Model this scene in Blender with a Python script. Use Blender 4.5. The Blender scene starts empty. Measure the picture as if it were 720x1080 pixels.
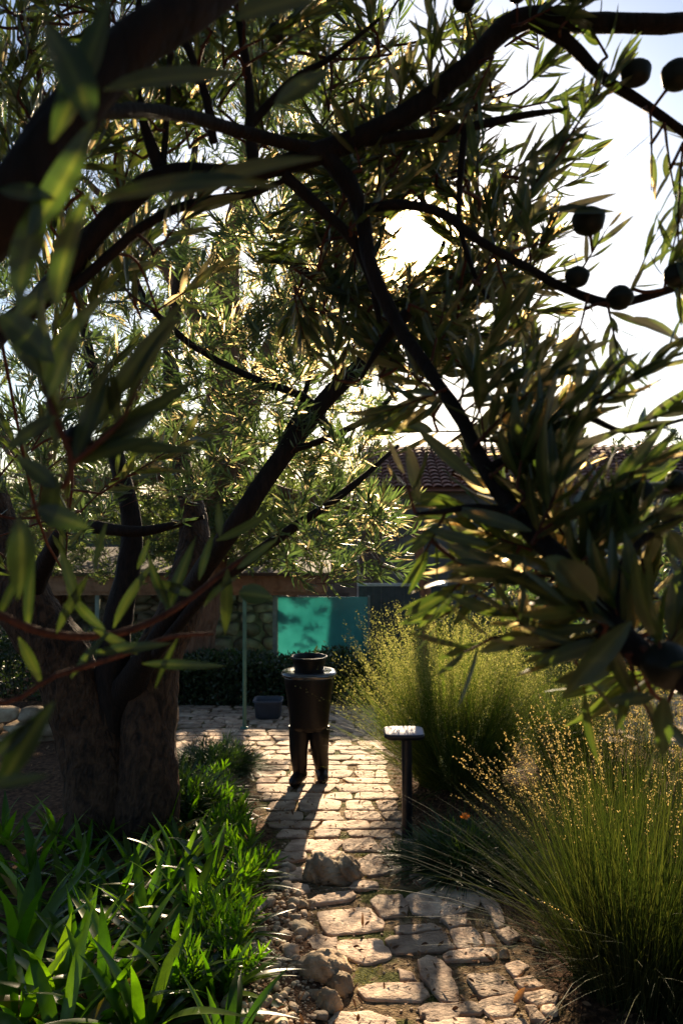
import bpy, math, random
import numpy as np
from math import sin, cos, radians, pi, sqrt, tan, atan2

rng = np.random.default_rng(7)
random.seed(7)
SC = bpy.context.scene
COL = SC.collection

# ------------------------------------------------------------------ camera, sky, sun, exposure
cd = bpy.data.cameras.new('camera')
cam = bpy.data.objects.new('camera', cd); COL.objects.link(cam)
cam.location = (0, 0, 1.6); cam.rotation_euler = (radians(90), 0, 0)
cd.sensor_fit = 'VERTICAL'; cd.sensor_height = 36; cd.sensor_width = 24; cd.lens = 26
cd.clip_start = 0.05; cd.clip_end = 3000
cd.dof.use_dof = True; cd.dof.focus_distance = 3.0; cd.dof.aperture_fstop = 5.0
SC.camera = cam

SUN_EL, SUN_AZ = radians(19.6), radians(5.2)       # azimuth clockwise from +Y
sund = (sin(SUN_AZ)*cos(SUN_EL), cos(SUN_AZ)*cos(SUN_EL), sin(SUN_EL))
w = bpy.data.worlds.new('World'); SC.world = w; w.use_nodes = True
nt = w.node_tree; nt.nodes.clear()
wo = nt.nodes.new('ShaderNodeOutputWorld'); bg = nt.nodes.new('ShaderNodeBackground')
sky = nt.nodes.new('ShaderNodeTexSky'); sky.sky_type = 'NISHITA'; sky.sun_disc = False
sky.sun_elevation = SUN_EL; sky.sun_rotation = SUN_AZ
sky.air_density = 1.0; sky.dust_density = 0.9; sky.ozone_density = 2.6
bg.inputs['Strength'].default_value = 0.05
# the sun's own aureole in the sky
tc = nt.nodes.new('ShaderNodeTexCoord')
dot = nt.nodes.new('ShaderNodeVectorMath'); dot.operation = 'DOT_PRODUCT'; dot.inputs[1].default_value = sund
nrm = nt.nodes.new('ShaderNodeVectorMath'); nrm.operation = 'NORMALIZE'
nt.links.new(tc.outputs['Generated'], nrm.inputs[0]); nt.links.new(nrm.outputs[0], dot.inputs[0])
cl = nt.nodes.new('ShaderNodeMath'); cl.operation = 'MAXIMUM'; cl.inputs[1].default_value = 0
nt.links.new(dot.outputs['Value'], cl.inputs[0])
pw = nt.nodes.new('ShaderNodeMath'); pw.operation = 'POWER'; pw.inputs[1].default_value = 1100
nt.links.new(cl.outputs[0], pw.inputs[0])
bg2 = nt.nodes.new('ShaderNodeBackground'); bg2.inputs['Color'].default_value = (1, .86, .66, 1)
ml = nt.nodes.new('ShaderNodeMath'); ml.operation = 'MULTIPLY'; ml.inputs[1].default_value = 14
nt.links.new(pw.outputs[0], ml.inputs[0]); nt.links.new(ml.outputs[0], bg2.inputs['Strength'])
ad = nt.nodes.new('ShaderNodeAddShader')
nt.links.new(sky.outputs[0], bg.inputs['Color']); nt.links.new(bg.outputs[0], ad.inputs[0])
nt.links.new(bg2.outputs[0], ad.inputs[1]); nt.links.new(ad.outputs[0], wo.inputs['Surface'])

sd = bpy.data.lights.new('sun', 'SUN'); sd.energy = 5.0; sd.angle = radians(0.55); sd.color = (1.0, .78, .51)
so = bpy.data.objects.new('sun', sd); COL.objects.link(so)
so.rotation_euler = (radians(90)-SUN_EL, 0, pi-SUN_AZ)
so.location = (2, 20, 12)
vs = SC.view_settings
SC.display_settings.display_device = 'sRGB'
vs.view_transform = 'Standard'; vs.look = 'None'; vs.exposure = 1.75; vs.gamma = 1; vs.use_curve_mapping = False
SC.render.engine = 'CYCLES'
cy = SC.cycles
cy.max_bounces = 7; cy.diffuse_bounces = 3; cy.glossy_bounces = 3; cy.transmission_bounces = 5; cy.transparent_max_bounces = 8
cy.sample_clamp_indirect = 4; cy.use_denoising = True
cy.caustics_reflective = False; cy.caustics_refractive = False

# ------------------------------------------------------------------ helpers
F = 780.0; SL = 0.10
def at(px, py, d):
    return np.array([(px-360)/F*d, d, 1.6-(py-540)/F*d])
def fnoise(x, y, s=1.0, seed=0):
    r = np.random.default_rng(seed); out = 0*x
    for k in range(7):
        a = r.uniform(0, 2*pi); f = s*r.uniform(.6, 1.8); p = r.uniform(0, 6.28)
        out = out + np.sin((x*cos(a)+y*sin(a))*f+p)
    return out/3.5
def gbase(y):
    y = np.asarray(y, float)
    z = -SL*np.clip(y, -6, 10.8)
    z = z - np.clip(y-10.8, 0, 5)*.46
    return z
def path_edges(y):
    yl = [1, 2.7, 3.27, 3.76, 4.43, 5.38, 6.3, 6.9, 9.9]
    l = [0.02, 0.0, -.06, -.17, -.34, -.60, -.80, -1.6, -2.2]
    r = [1.05, .84, .78, .70, .50, .43, .42, .42, .45]
    return np.interp(y, yl, l), np.interp(y, yl, r)
def ground(x, y):
    x = np.asarray(x, float); y = np.asarray(y, float)
    l, r = path_edges(y)
    off = np.maximum(l-x, x-r)
    bed = np.clip(off/.35, 0, 1)*np.where(y < 9.7, 1, 0)*np.where(y > -4, 1, 0)
    return gbase(y) + bed*(.05+.05*fnoise(x, y, 2.2, 3)) + .012*fnoise(x, y, 7, 4)*bed + .004*fnoise(x, y, 22, 5)
def gpx(px, py):
    d = 1248.0/(py-618.0)
    return ((px-360)/F*d, d)
def norm(v):
    v = np.asarray(v, float); return v/(np.linalg.norm(v, axis=-1, keepdims=True)+1e-9)

class MB:
    """collects quads; builds ONE mesh object"""
    def __init__(s): s.V = []; s.Q = []; s.M = []; s.R = []; s.E = []; s.n = 0
    def add(s, V, Q, mat=0, rnd=0.5, mid=0.0):
        V = np.asarray(V, float).reshape(-1, 3); Q = np.asarray(Q, int).reshape(-1, 4)
        s.V.append(V); s.Q.append(Q+s.n); s.M.append(np.full(len(Q), mat, np.int32))
        s.R.append(np.broadcast_to(np.asarray(rnd, float), (len(V),)).copy())
        s.E.append(np.broadcast_to(np.asarray(mid, float), (len(V),)).copy()); s.n += len(V)
    def box(s, x0, x1, y0, y1, z0, z1, mat=0, rnd=.5, M=None):
        V = np.array([(x, y, z) for z in (z0, z1) for y in (y0, y1) for x in (x0, x1)], float)
        if M is not None: V = V@M[:3, :3].T + M[:3, 3]
        s.add(V, [(0, 2, 3, 1), (4, 5, 7, 6), (0, 1, 5, 4), (2, 6, 7, 3), (0, 4, 6, 2), (1, 3, 7, 5)], mat, rnd)
    def tube(s, P, R, sides=8, mat=0, rnd=.5, rough=0.0, res=4, cap=True):
        P = np.asarray(P, float); R = np.asarray(R, float)
        if res > 1 and len(P) > 2:
            P, R = catmull(P, R, res)
        T = np.gradient(P, axis=0); T = norm(T)
        up = np.array([0, 0, 1.]) if abs(T[0][2]) < .9 else np.array([1., 0, 0])
        A = np.zeros_like(P); a = norm(np.cross(T[0], up))
        for i in range(len(P)):
            a = norm(a-T[i]*np.dot(a, T[i])); A[i] = a
        B = np.cross(T, A)
        th = np.arange(sides)*2*pi/sides
        rr = R[:, None]*np.ones(sides)[None]
        if rough > 0:
            g = np.random.default_rng(len(P)*31+sides)
            k = g.normal(0, 1, (len(P), sides))
            k = (k+np.roll(k, 1, 0)+np.roll(k, 1, 1))/1.7
            rr = rr*(1+rough*k)
        V = P[:, None]+rr[..., None]*(cos_(th)[None, :, None]*A[:, None]+sin_(th)[None, :, None]*B[:, None])
        n = len(P); V = V.reshape(-1, 3)
        i = np.arange(n-1)[:, None]*sides; j = np.arange(sides)[None]; k = (j+1) % sides
        Q = np.stack([i+j, i+k, i+sides+k, i+sides+j], -1).reshape(-1, 4)
        s.add(V, Q, mat, rnd)
        if cap:
            for row, e in ((0, 0), (n-1, 1)):
                ring = V[row*sides:(row+1)*sides]; c = ring.mean(0)
                W = np.concatenate([ring, c+(ring-c)*.02])
                q = [(a_, (a_+1) % sides, sides+(a_+1) % sides, sides+a_) for a_ in range(sides)]
                if e == 0: q = [t[::-1] for t in q]
                s.add(W, q, mat, rnd)
    def lathe(s, prof, sides=32, mat=0, c=(0, 0, 0), sx=1, sy=1, ex=2.0):
        V = []
        for r, z in prof:
            for k in range(sides):
                t = 2*pi*k/sides; cx, sy_ = cos(t), sin(t)
                if ex != 2:
                    cx = math.copysign(abs(cx)**(2/ex), cx); sy_ = math.copysign(abs(sy_)**(2/ex), sy_)
                V.append((c[0]+r*cx*sx, c[1]+r*sy_*sy, c[2]+z))
        Q = [(i*sides+k, i*sides+(k+1) % sides, (i+1)*sides+(k+1) % sides, (i+1)*sides+k) for i in range(len(prof)-1) for k in range(sides)]
        s.add(V, Q, mat)
    def build(s, name, mats, parent=None, smooth=True, loc=(0, 0, 0)):
        V = np.concatenate(s.V)-np.asarray(loc, float); Q = np.concatenate(s.Q); M = np.concatenate(s.M)
        me = bpy.data.meshes.new(name)
        me.vertices.add(len(V)); me.vertices.foreach_set('co', V.astype(np.float32).ravel())
        me.loops.add(len(Q)*4); me.loops.foreach_set('vertex_index', Q.astype(np.int32).ravel())
        me.polygons.add(len(Q)); me.polygons.foreach_set('loop_start', np.arange(len(Q), dtype=np.int32)*4)
        me.polygons.foreach_set('material_index', M)
        me.polygons.foreach_set('use_smooth', np.full(len(Q), smooth, bool))
        for nm, src in (('rnd', s.R), ('mid', s.E)):
            at_ = me.attributes.new(nm, 'FLOAT', 'POINT'); at_.data.foreach_set('value', np.concatenate(src).astype(np.float32))
        for m in (mats if isinstance(mats, (list, tuple)) else [mats]): me.materials.append(m)
        me.update(calc_edges=True); me.validate()
        o = bpy.data.objects.new(name, me); COL.objects.link(o)
        if parent is not None:
            o.parent = parent
        o.location = loc
        if parent is not None: o.location = np.asarray(loc)-np.asarray(parent.location)
        return o
def cos_(a): return np.cos(a)
def sin_(a): return np.sin(a)
def catmull(P, R, res):
    X = np.concatenate([P, R[:, None]], 1)
    X = np.concatenate([[2*X[0]-X[1]], X, [2*X[-1]-X[-2]]])
    out = []
    for i in range(1, len(X)-2):
        for k in range(res):
            t = k/res
            out.append(.5*((2*X[i])+(-X[i-1]+X[i+1])*t+(2*X[i-1]-5*X[i]+4*X[i+1]-X[i+2])*t*t+(-X[i-1]+3*X[i]-3*X[i+1]+X[i+2])*t**3))
    out.append(X[-2]); out = np.array(out)
    return out[:, :3], np.maximum(out[:, 3], 1e-4)
def tag(o, label=None, cat=None, group=None, kind=None):
    if label: o['label'] = label
    if cat: o['category'] = cat
    if group: o['group'] = group
    if kind: o['kind'] = kind
    return o
def empty(name, loc, label, cat, group=None):
    o = bpy.data.objects.new(name, None); COL.objects.link(o); o.location = loc; o.empty_display_size = .1
    return tag(o, label, cat, group)
def copy_tree(o, parent=None):
    c = o.copy(); COL.objects.link(c)
    if parent is not None: c.parent = parent
    for ch in list(o.children): copy_tree(ch, c)
    return c

# ------------------------------------------------------------------ materials
def newmat(name):
    m = bpy.data.materials.new(name); m.use_nodes = True; m.node_tree.nodes.clear()
    return m, m.node_tree.nodes, m.node_tree.links
def ramp(N, stops):
    r = N.new('ShaderNodeValToRGB'); e = r.color_ramp.elements
    while len(e) < len(stops): e.new(.5)
    for k, (p, c) in enumerate(stops): e[k].position = p; e[k].color = (*c, 1)
    return r
def leafmat(name, cols, trans=.4, tcol=None, rough=.35, gloss=.5, midrib=None, tmul=1.6, fwd=0.0):
    m, N, L = newmat(name)
    a = N.new('ShaderNodeAttribute'); a.attribute_name = 'rnd'
    r = ramp(N, [(k/(len(cols)-1), c) for k, c in enumerate(cols)]); L.new(a.outputs['Fac'], r.inputs[0])
    col = r.outputs[0]
    nz = N.new('ShaderNodeTexNoise'); nz.inputs['Scale'].default_value = 35
    g = N.new('ShaderNodeNewGeometry'); L.new(g.outputs['Position'], nz.inputs['Vector'])
    mx = N.new('ShaderNodeMix'); mx.data_type = 'RGBA'; mx.blend_type = 'MULTIPLY'; mx.inputs['Factor'].default_value = .45
    L.new(col, mx.inputs['A']); L.new(nz.outputs['Fac'], mx.inputs['B']); col = mx.outputs['Result']
    mu = N.new('ShaderNodeMix'); mu.data_type = 'RGBA'; mu.blend_type = 'MULTIPLY'; mu.inputs['Factor'].default_value = 1
    mu.inputs['B'].default_value = (1.3, 1.3, 1.3, 1); L.new(col, mu.inputs['A']); col = mu.outputs['Result']
    if midrib:
        e = N.new('ShaderNodeAttribute'); e.attribute_name = 'mid'
        pwn = N.new('ShaderNodeMath'); pwn.operation = 'POWER'; pwn.inputs[1].default_value = 5; L.new(e.outputs['Fac'], pwn.inputs[0])
        m2 = N.new('ShaderNodeMix'); m2.data_type = 'RGBA'; L.new(pwn.outputs[0], m2.inputs['Factor']); L.new(col, m2.inputs['A'])
        m2.inputs['B'].default_value = (*midrib, 1); col = m2.outputs['Result']
    p = N.new('ShaderNodeBsdfPrincipled'); L.new(col, p.inputs['Base Color'])
    p.inputs['Roughness'].default_value = rough; p.inputs['Specular IOR Level'].default_value = gloss
    t = N.new('ShaderNodeBsdfTranslucent')
    tm = N.new('ShaderNodeMix'); tm.data_type = 'RGBA'; tm.blend_type = 'MULTIPLY'; tm.inputs['Factor'].default_value = 1
    tc_ = tcol or (1.25, 1.35, .35)
    tm.inputs['B'].default_value = (tc_[0]*tmul, tc_[1]*tmul, tc_[2]*tmul, 1); L.new(col, tm.inputs['A']); L.new(tm.outputs['Result'], t.inputs['Color'])
    ms = N.new('ShaderNodeMixShader'); ms.inputs[0].default_value = trans
    L.new(p.outputs[0], ms.inputs[1]); L.new(t.outputs[0], ms.inputs[2])
    # leaves also scatter part of the light onwards, so those nearest the sun glow
    rf = N.new('ShaderNodeBsdfRefraction'); rf.inputs['Roughness'].default_value = .55; rf.inputs['IOR'].default_value = 1.25
    rf.inputs['Color'].default_value = (.95, .70, .36, 1)
    m3 = N.new('ShaderNodeMixShader'); m3.inputs[0].default_value = fwd; L.new(ms.outputs[0], m3.inputs[1]); L.new(rf.outputs[0], m3.inputs[2])
    o = N.new('ShaderNodeOutputMaterial'); L.new(m3.outputs[0] if fwd else ms.outputs[0], o.inputs['Surface'])
    return m
def rockmat(name, stops, scale=6, bump=.4, rough=.85, detail=8, fine=60, spec=.3, rndmix=.35):
    m, N, L = newmat(name)
    g = N.new('ShaderNodeNewGeometry')
    nz = N.new('ShaderNodeTexNoise'); nz.inputs['Scale'].default_value = scale; nz.inputs['Detail'].default_value = detail
    L.new(g.outputs['Position'], nz.inputs['Vector'])
    r = ramp(N, stops); L.new(nz.outputs['Fac'], r.inputs[0])
    a = N.new('ShaderNodeAttribute'); a.attribute_name = 'rnd'
    mr = N.new('ShaderNodeMapRange'); mr.inputs['To Min'].default_value = 1-rndmix; mr.inputs['To Max'].default_value = 1+rndmix
    L.new(a.outputs['Fac'], mr.inputs['Value'])
    mx = N.new('ShaderNodeMix'); mx.data_type = 'RGBA'; mx.blend_type = 'MULTIPLY'; mx.inputs['Factor'].default_value = 1
    L.new(r.outputs[0], mx.inputs['A']); L.new(mr.outputs[0], mx.inputs['B'])
    p = N.new('ShaderNodeBsdfPrincipled'); L.new(mx.outputs['Result'], p.inputs['Base Color'])
    p.inputs['Roughness'].default_value = rough; p.inputs['Specular IOR Level'].default_value = spec
    n2 = N.new('ShaderNodeTexNoise'); n2.inputs['Scale'].default_value = fine; n2.inputs['Detail'].default_value = 6
    L.new(g.outputs['Position'], n2.inputs['Vector'])
    b = N.new('ShaderNodeBump'); b.inputs['Strength'].default_value = bump; b.inputs['Distance'].default_value = .6/fine
    L.new(n2.outputs['Fac'], b.inputs['Height']); L.new(b.outputs[0], p.inputs['Normal'])
    o = N.new('ShaderNodeOutputMaterial'); L.new(p.outputs[0], o.inputs['Surface'])
    return m
def barkmat(name, c0, c1, sc=18, bump=.7, stretch=.25):
    m, N, L = newmat(name)
    g = N.new('ShaderNodeNewGeometry'); mp = N.new('ShaderNodeMapping'); mp.inputs['Scale'].default_value = (1, 1, stretch)
    L.new(g.outputs['Position'], mp.inputs['Vector'])
    nz = N.new('ShaderNodeTexNoise'); nz.inputs['Scale'].default_value = sc; nz.inputs['Detail'].default_value = 8; nz.inputs['Distortion'].default_value = .6
    vo = N.new('ShaderNodeTexVoronoi'); vo.inputs['Scale'].default_value = sc*1.6; vo.feature = 'DISTANCE_TO_EDGE'
    L.new(mp.outputs[0], nz.inputs['Vector']); L.new(mp.outputs[0], vo.inputs['Vector'])
    r = ramp(N, [(.3, c0), (.7, c1)]); L.new(nz.outputs['Fac'], r.inputs[0])
    p = N.new('ShaderNodeBsdfPrincipled'); L.new(r.outputs[0], p.inputs['Base Color']); p.inputs['Roughness'].default_value = .8
    p.inputs['Specular IOR Level'].default_value = .25
    mm = N.new('ShaderNodeMath'); mm.operation = 'MULTIPLY_ADD'; mm.inputs[1].default_value = .6
    L.new(vo.outputs['Distance'], mm.inputs[0]); L.new(nz.outputs['Fac'], mm.inputs[2])
    b = N.new('ShaderNodeBump'); b.inputs['Strength'].default_value = bump; b.inputs['Distance'].default_value = .7/sc
    L.new(mm.outputs[0], b.inputs['Height']); L.new(b.outputs[0], p.inputs['Normal'])
    o = N.new('ShaderNodeOutputMaterial'); L.new(p.outputs[0], o.inputs['Surface'])
    return m
def flatmat(name, c, rough=.5, metal=0, spec=.5, bump=0, coat=0):
    m, N, L = newmat(name)
    p = N.new('ShaderNodeBsdfPrincipled'); p.inputs['Roughness'].default_value = rough
    p.inputs['Metallic'].default_value = metal; p.inputs['Specular IOR Level'].default_value = spec
    p.inputs['Coat Weight'].default_value = coat; p.inputs['Coat Roughness'].default_value = .12
    g = N.new('ShaderNodeNewGeometry')
    nz = N.new('ShaderNodeTexNoise'); nz.inputs['Scale'].default_value = 9; nz.inputs['Detail'].default_value = 6
    L.new(g.outputs['Position'], nz.inputs['Vector'])
    r = ramp(N, [(.3, tuple(v*.75 for v in c)), (.7, tuple(min(v*1.2, 1) for v in c))]); L.new(nz.outputs['Fac'], r.inputs[0])
    L.new(r.outputs[0], p.inputs['Base Color'])
    if bump:
        b = N.new('ShaderNodeBump'); b.inputs['Strength'].default_value = bump; b.inputs['Distance'].default_value = .01
        L.new(nz.outputs['Fac'], b.inputs['Height']); L.new(b.outputs[0], p.inputs['Normal'])
    o = N.new('ShaderNodeOutputMaterial'); L.new(p.outputs[0], o.inputs['Surface'])
    return m

MAT = {}
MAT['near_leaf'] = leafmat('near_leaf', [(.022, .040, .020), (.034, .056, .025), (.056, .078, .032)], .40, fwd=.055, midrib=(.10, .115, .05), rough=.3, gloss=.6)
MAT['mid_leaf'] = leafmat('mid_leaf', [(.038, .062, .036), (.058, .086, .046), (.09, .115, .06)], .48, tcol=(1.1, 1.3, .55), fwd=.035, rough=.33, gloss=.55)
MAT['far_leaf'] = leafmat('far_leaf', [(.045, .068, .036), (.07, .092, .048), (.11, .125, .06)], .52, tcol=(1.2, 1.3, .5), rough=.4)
MAT['strap_leaf'] = leafmat('strap_leaf', [(.020, .046, .008), (.040, .078, .010), (.085, .12, .016), (.18, .12, .05)], .55, tcol=(1.5, 1.9, .15), tmul=2.2, rough=.3, gloss=.5)
MAT['hedge_leaf'] = leafmat('hedge_leaf', [(.018, .035, .015), (.03, .05, .02), (.04, .06, .02)], .25, rough=.4)
MAT['dark_tuft'] = leafmat('dark_tuft', [(.02, .045, .018), (.03, .06, .02), (.05, .08, .025)], .3, rough=.4, gloss=.3)
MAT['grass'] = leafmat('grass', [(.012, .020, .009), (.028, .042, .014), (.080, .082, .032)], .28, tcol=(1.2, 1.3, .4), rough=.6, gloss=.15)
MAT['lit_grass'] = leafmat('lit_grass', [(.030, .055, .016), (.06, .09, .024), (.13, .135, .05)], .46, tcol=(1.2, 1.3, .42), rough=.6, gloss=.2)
MAT['seed'] = leafmat('seed', [(.22, .18, .10), (.38, .31, .18), (.50, .43, .28)], .5, tcol=(1.1, .95, .5), tmul=1.2, rough=.7, gloss=.2)
MAT['seed_green'] = leafmat('seed_green', [(.11, .13, .05), (.21, .22, .10), (.36, .34, .20)], .5, tcol=(1.15, 1.12, .55), tmul=1.2, rough=.7, gloss=.2)
MAT['dark_bark'] = barkmat('dark_bark', (.007, .0045, .004), (.022, .013, .010), 45, .5)
MAT['twig'] = barkmat('twig', (.06, .022, .015), (.14, .05, .03), 90, .3)
MAT['trunk_bark'] = barkmat('trunk_bark', (.012, .007, .005), (.095, .050, .027), 26, 1.0, .5)
MAT['red_bark'] = barkmat('red_bark', (.10, .05, .03), (.24, .13, .075), 12, 1.0, .2)
MAT['fruit'] = flatmat('fruit', (.010, .012, .008), .5, spec=.25, bump=.3)
MAT['stone'] = rockmat('stone', [(.28, (.22, .135, .09)), (.5, (.43, .30, .21)), (.72, (.58, .44, .32))], 9, .9, .8)
MAT['rock'] = rockmat('rock', [(.3, (.20, .13, .08)), (.5, (.36, .26, .16)), (.75, (.50, .40, .27))], 9, .9, .85)
MAT['pebble'] = rockmat('pebble', [(.3, (.28, .18, .11)), (.5, (.42, .31, .21)), (.75, (.55, .45, .32))], 14, .5, .75)

def soilmat():
    m, N, L = newmat('soil')
    g = N.new('ShaderNodeNewGeometry')
    n1 = N.new('ShaderNodeTexNoise'); n1.inputs['Scale'].default_value = 30; n1.inputs['Detail'].default_value = 10
    n2 = N.new('ShaderNodeTexNoise'); n2.inputs['Scale'].default_value = 4.5; n2.inputs['Detail'].default_value = 5
    n3 = N.new('ShaderNodeTexNoise'); n3.inputs['Scale'].default_value = 110; n3.inputs['Detail'].default_value = 6
    for n in (n1, n2, n3): L.new(g.outputs['Position'], n.inputs['Vector'])
    a = N.new('ShaderNodeAttribute'); a.attribute_name = 'rnd'       # 1 on the trodden path, 0 in the planting beds
    bedc = ramp(N, [(.35, (.035, .02, .012)), (.5, (.085, .045, .026)), (.68, (.17, .095, .055))]); L.new(n1.outputs['Fac'], bedc.inputs[0])
    pathc = ramp(N, [(.35, (.10, .065, .035)), (.5, (.20, .135, .075)), (.68, (.33, .24, .14))]); L.new(n1.outputs['Fac'], pathc.inputs[0])
    mx = N.new('ShaderNodeMix'); mx.data_type = 'RGBA'; L.new(a.outputs['Fac'], mx.inputs['Factor'])
    L.new(bedc.outputs[0], mx.inputs['A']); L.new(pathc.outputs[0], mx.inputs['B'])
    mr = ramp(N, [(.50, (0, 0, 0)), (.58, (1, 1, 1))]); L.new(n2.outputs['Fac'], mr.inputs[0])
    mg = N.new('ShaderNodeMath'); mg.operation = 'MULTIPLY'; L.new(mr.outputs[0], mg.inputs[0]); L.new(a.outputs['Fac'], mg.inputs[1])
    m2 = N.new('ShaderNodeMix'); m2.data_type = 'RGBA'; L.new(mg.outputs[0], m2.inputs['Factor']); L.new(mx.outputs['Result'], m2.inputs['A'])
    mossc = ramp(N, [(.35, (.03, .04, .01)), (.65, (.12, .12, .03))]); L.new(n3.outputs['Fac'], mossc.inputs[0]); L.new(mossc.outputs[0], m2.inputs['B'])
    p = N.new('ShaderNodeBsdfPrincipled'); p.inputs['Roughness'].default_value = .95; p.inputs['Specular IOR Level'].default_value = .1
    L.new(m2.outputs['Result'], p.inputs['Base Color'])
    ad_ = N.new('ShaderNodeMath'); ad_.operation = 'ADD'; L.new(n1.outputs['Fac'], ad_.inputs[0]); L.new(n3.outputs['Fac'], ad_.inputs[1])
    b = N.new('ShaderNodeBump'); b.inputs['Strength'].default_value = 1; b.inputs['Distance'].default_value = .018
    L.new(ad_.outputs[0], b.inputs['Height']); L.new(b.outputs[0], p.inputs['Normal'])
    o = N.new('ShaderNodeOutputMaterial'); L.new(p.outputs[0], o.inputs['Surface'])
    return m
MAT['soil'] = soilmat()

# ------------------------------------------------------------------ leaves
def leaf_batch(mb, P, D, Nn, Ln, W, bend, ns=7, fold=.25, mat=0, rnd=None, three=True, prof=None):
    """a batch of lanceolate leaves: P base, D direction, Nn face normal"""
    P = np.asarray(P, float); n = len(P)
    if n == 0: return
    D = norm(D); Nn = norm(Nn - D*(Nn*D).sum(1, keepdims=True)); S = np.cross(D, Nn)
    Ln = np.broadcast_to(Ln, (n,)); W = np.broadcast_to(W, (n,)); bend = np.broadcast_to(bend, (n,))
    u = np.linspace(0, 1, ns)
    if prof is None:
        pr = np.sin(pi*np.clip(u, 0, 1)**.85)**.8; pr[0] = .12; pr[-1] = .02
    else: pr = np.interp(u, np.linspace(0, 1, len(prof)), prof)
    vs_ = np.array([-1, 0, 1.]) if three else np.array([-1, 1.])
    k = len(vs_)
    ctr = P[:, None]+D[:, None]*(u*1.0)[None, :, None]*Ln[:, None, None]
    ctr = ctr - Nn[:, None]*(bend[:, None]*Ln[:, None]*u[None]**2)[..., None]
    if ns >= 5:
        am = rng.uniform(.005, .03, n)*Ln; f = rng.uniform(3, 8, n); ph = rng.uniform(0, 6.28, n)
        ctr = ctr+Nn[:, None]*((am[:, None]*np.sin(f[:, None]*u[None]+ph[:, None])*u[None])[..., None])
        ctr = ctr+S[:, None]*((rng.normal(0, .07, n)[:, None]*Ln[:, None]*u[None]**2)[..., None])
    wv = (W[:, None]*.5*pr[None])
    V = ctr[:, :, None]+S[:, None, None]*(wv[..., None]*vs_)[..., None]+Nn[:, None, None]*(fold*wv[..., None]*np.abs(vs_))[..., None]
    V = V.reshape(-1, 3)
    base = (np.arange(n)*ns*k)[:, None, None]; i = (np.arange(ns-1)*k)[None, :, None]; j = np.arange(k-1)[None, None]
    a = base+i+j
    Q = np.stack([a, a+1, a+k+1, a+k], -1).reshape(-1, 4)
    rnd = rng.random(n) if rnd is None else np.broadcast_to(rnd, (n,))
    mid = np.tile(1-np.abs(vs_), n*ns) if three else 0
    mb.add(V, Q, mat, np.repeat(rnd, ns*k), mid)

def rvec(n=1): return norm(rng.normal(0, 1, (n, 3)))
class Leafer:
    """gathers leaf parameters, then emits them in one go"""
    def __init__(s): s.P = []; s.D = []; s.N = []; s.L = []; s.W = []; s.B = []; s.R = []
    def put(s, P, D, N, L, W, B, R):
        n = len(P)
        s.P.append(P); s.D.append(D); s.N.append(N)
        for lst, v in ((s.L, L), (s.W, W), (s.B, B), (s.R, R)): lst.append(np.broadcast_to(v, (n,)).astype(float))
    def emit(s, mb, **kw):
        if not s.P: return
        leaf_batch(mb, np.concatenate(s.P), np.concatenate(s.D), np.concatenate(s.N), np.concatenate(s.L),
                   np.concatenate(s.W), np.concatenate(s.B), rnd=np.concatenate(s.R), **kw)
def sprig(mb, lf, p0, d, length, n, ll, lw, r=.0025, spread=(25, 60), start=.2, curve=.25, mat=0, tip=True, sides=5, droop=0.0):
    d = norm(d); side = norm(np.cross(d, rvec()[0]))
    t = np.linspace(0, 1, 6)
    pts = p0+np.outer(t, d)*length+np.outer(t**2, side)*length*curve*rng.uniform(-1, 1)
    pts[:, 2] -= droop*length*t**2
    mb.tube(pts, r*(1-.65*t), sides, mat, res=1, cap=False)
    tt = start+(1-start)*(np.arange(n)+rng.uniform(-.3, .3, n))/(n-1+1e-6); tt = np.clip(tt, 0, 1)
    base = np.stack([np.interp(tt, t, pts[:, k]) for k in range(3)], 1)
    T = norm(np.stack([np.gradient(pts[:, k], t) for k in range(3)], 1))
    Tl = norm(np.stack([np.interp(tt, t, T[:, k]) for k in range(3)], 1))
    ph = np.arange(n)*2.4+rng.uniform(0, 6.28)+rng.normal(0, .25, n)
    A = norm(np.cross(Tl, np.array([.3, .2, 1.]))); B = np.cross(Tl, A)
    rad = A*np.cos(ph)[:, None]+B*np.sin(ph)[:, None]
    ang = np.radians(np.interp(tt, [start, 1], [spread[1], spread[0]])+rng.normal(0, 9, n))
    D = Tl*np.cos(ang)[:, None]+rad*np.sin(ang)[:, None]
    D[:, 2] += rng.normal(.03, .06, n)
    N = norm(np.cross(np.cross(D, Tl)+1e-4, D))*-1+rng.normal(0, .35, (n, 3))
    s = np.interp(tt, [start, .6, 1], [.85, 1.05, .7])*rng.uniform(.75, 1.15, n)
    lf.put(base, D, N, ll*s, lw*s*rng.uniform(.85, 1.15, n), rng.normal(.10, .10, n), rng.random(n))
    return pts

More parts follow.
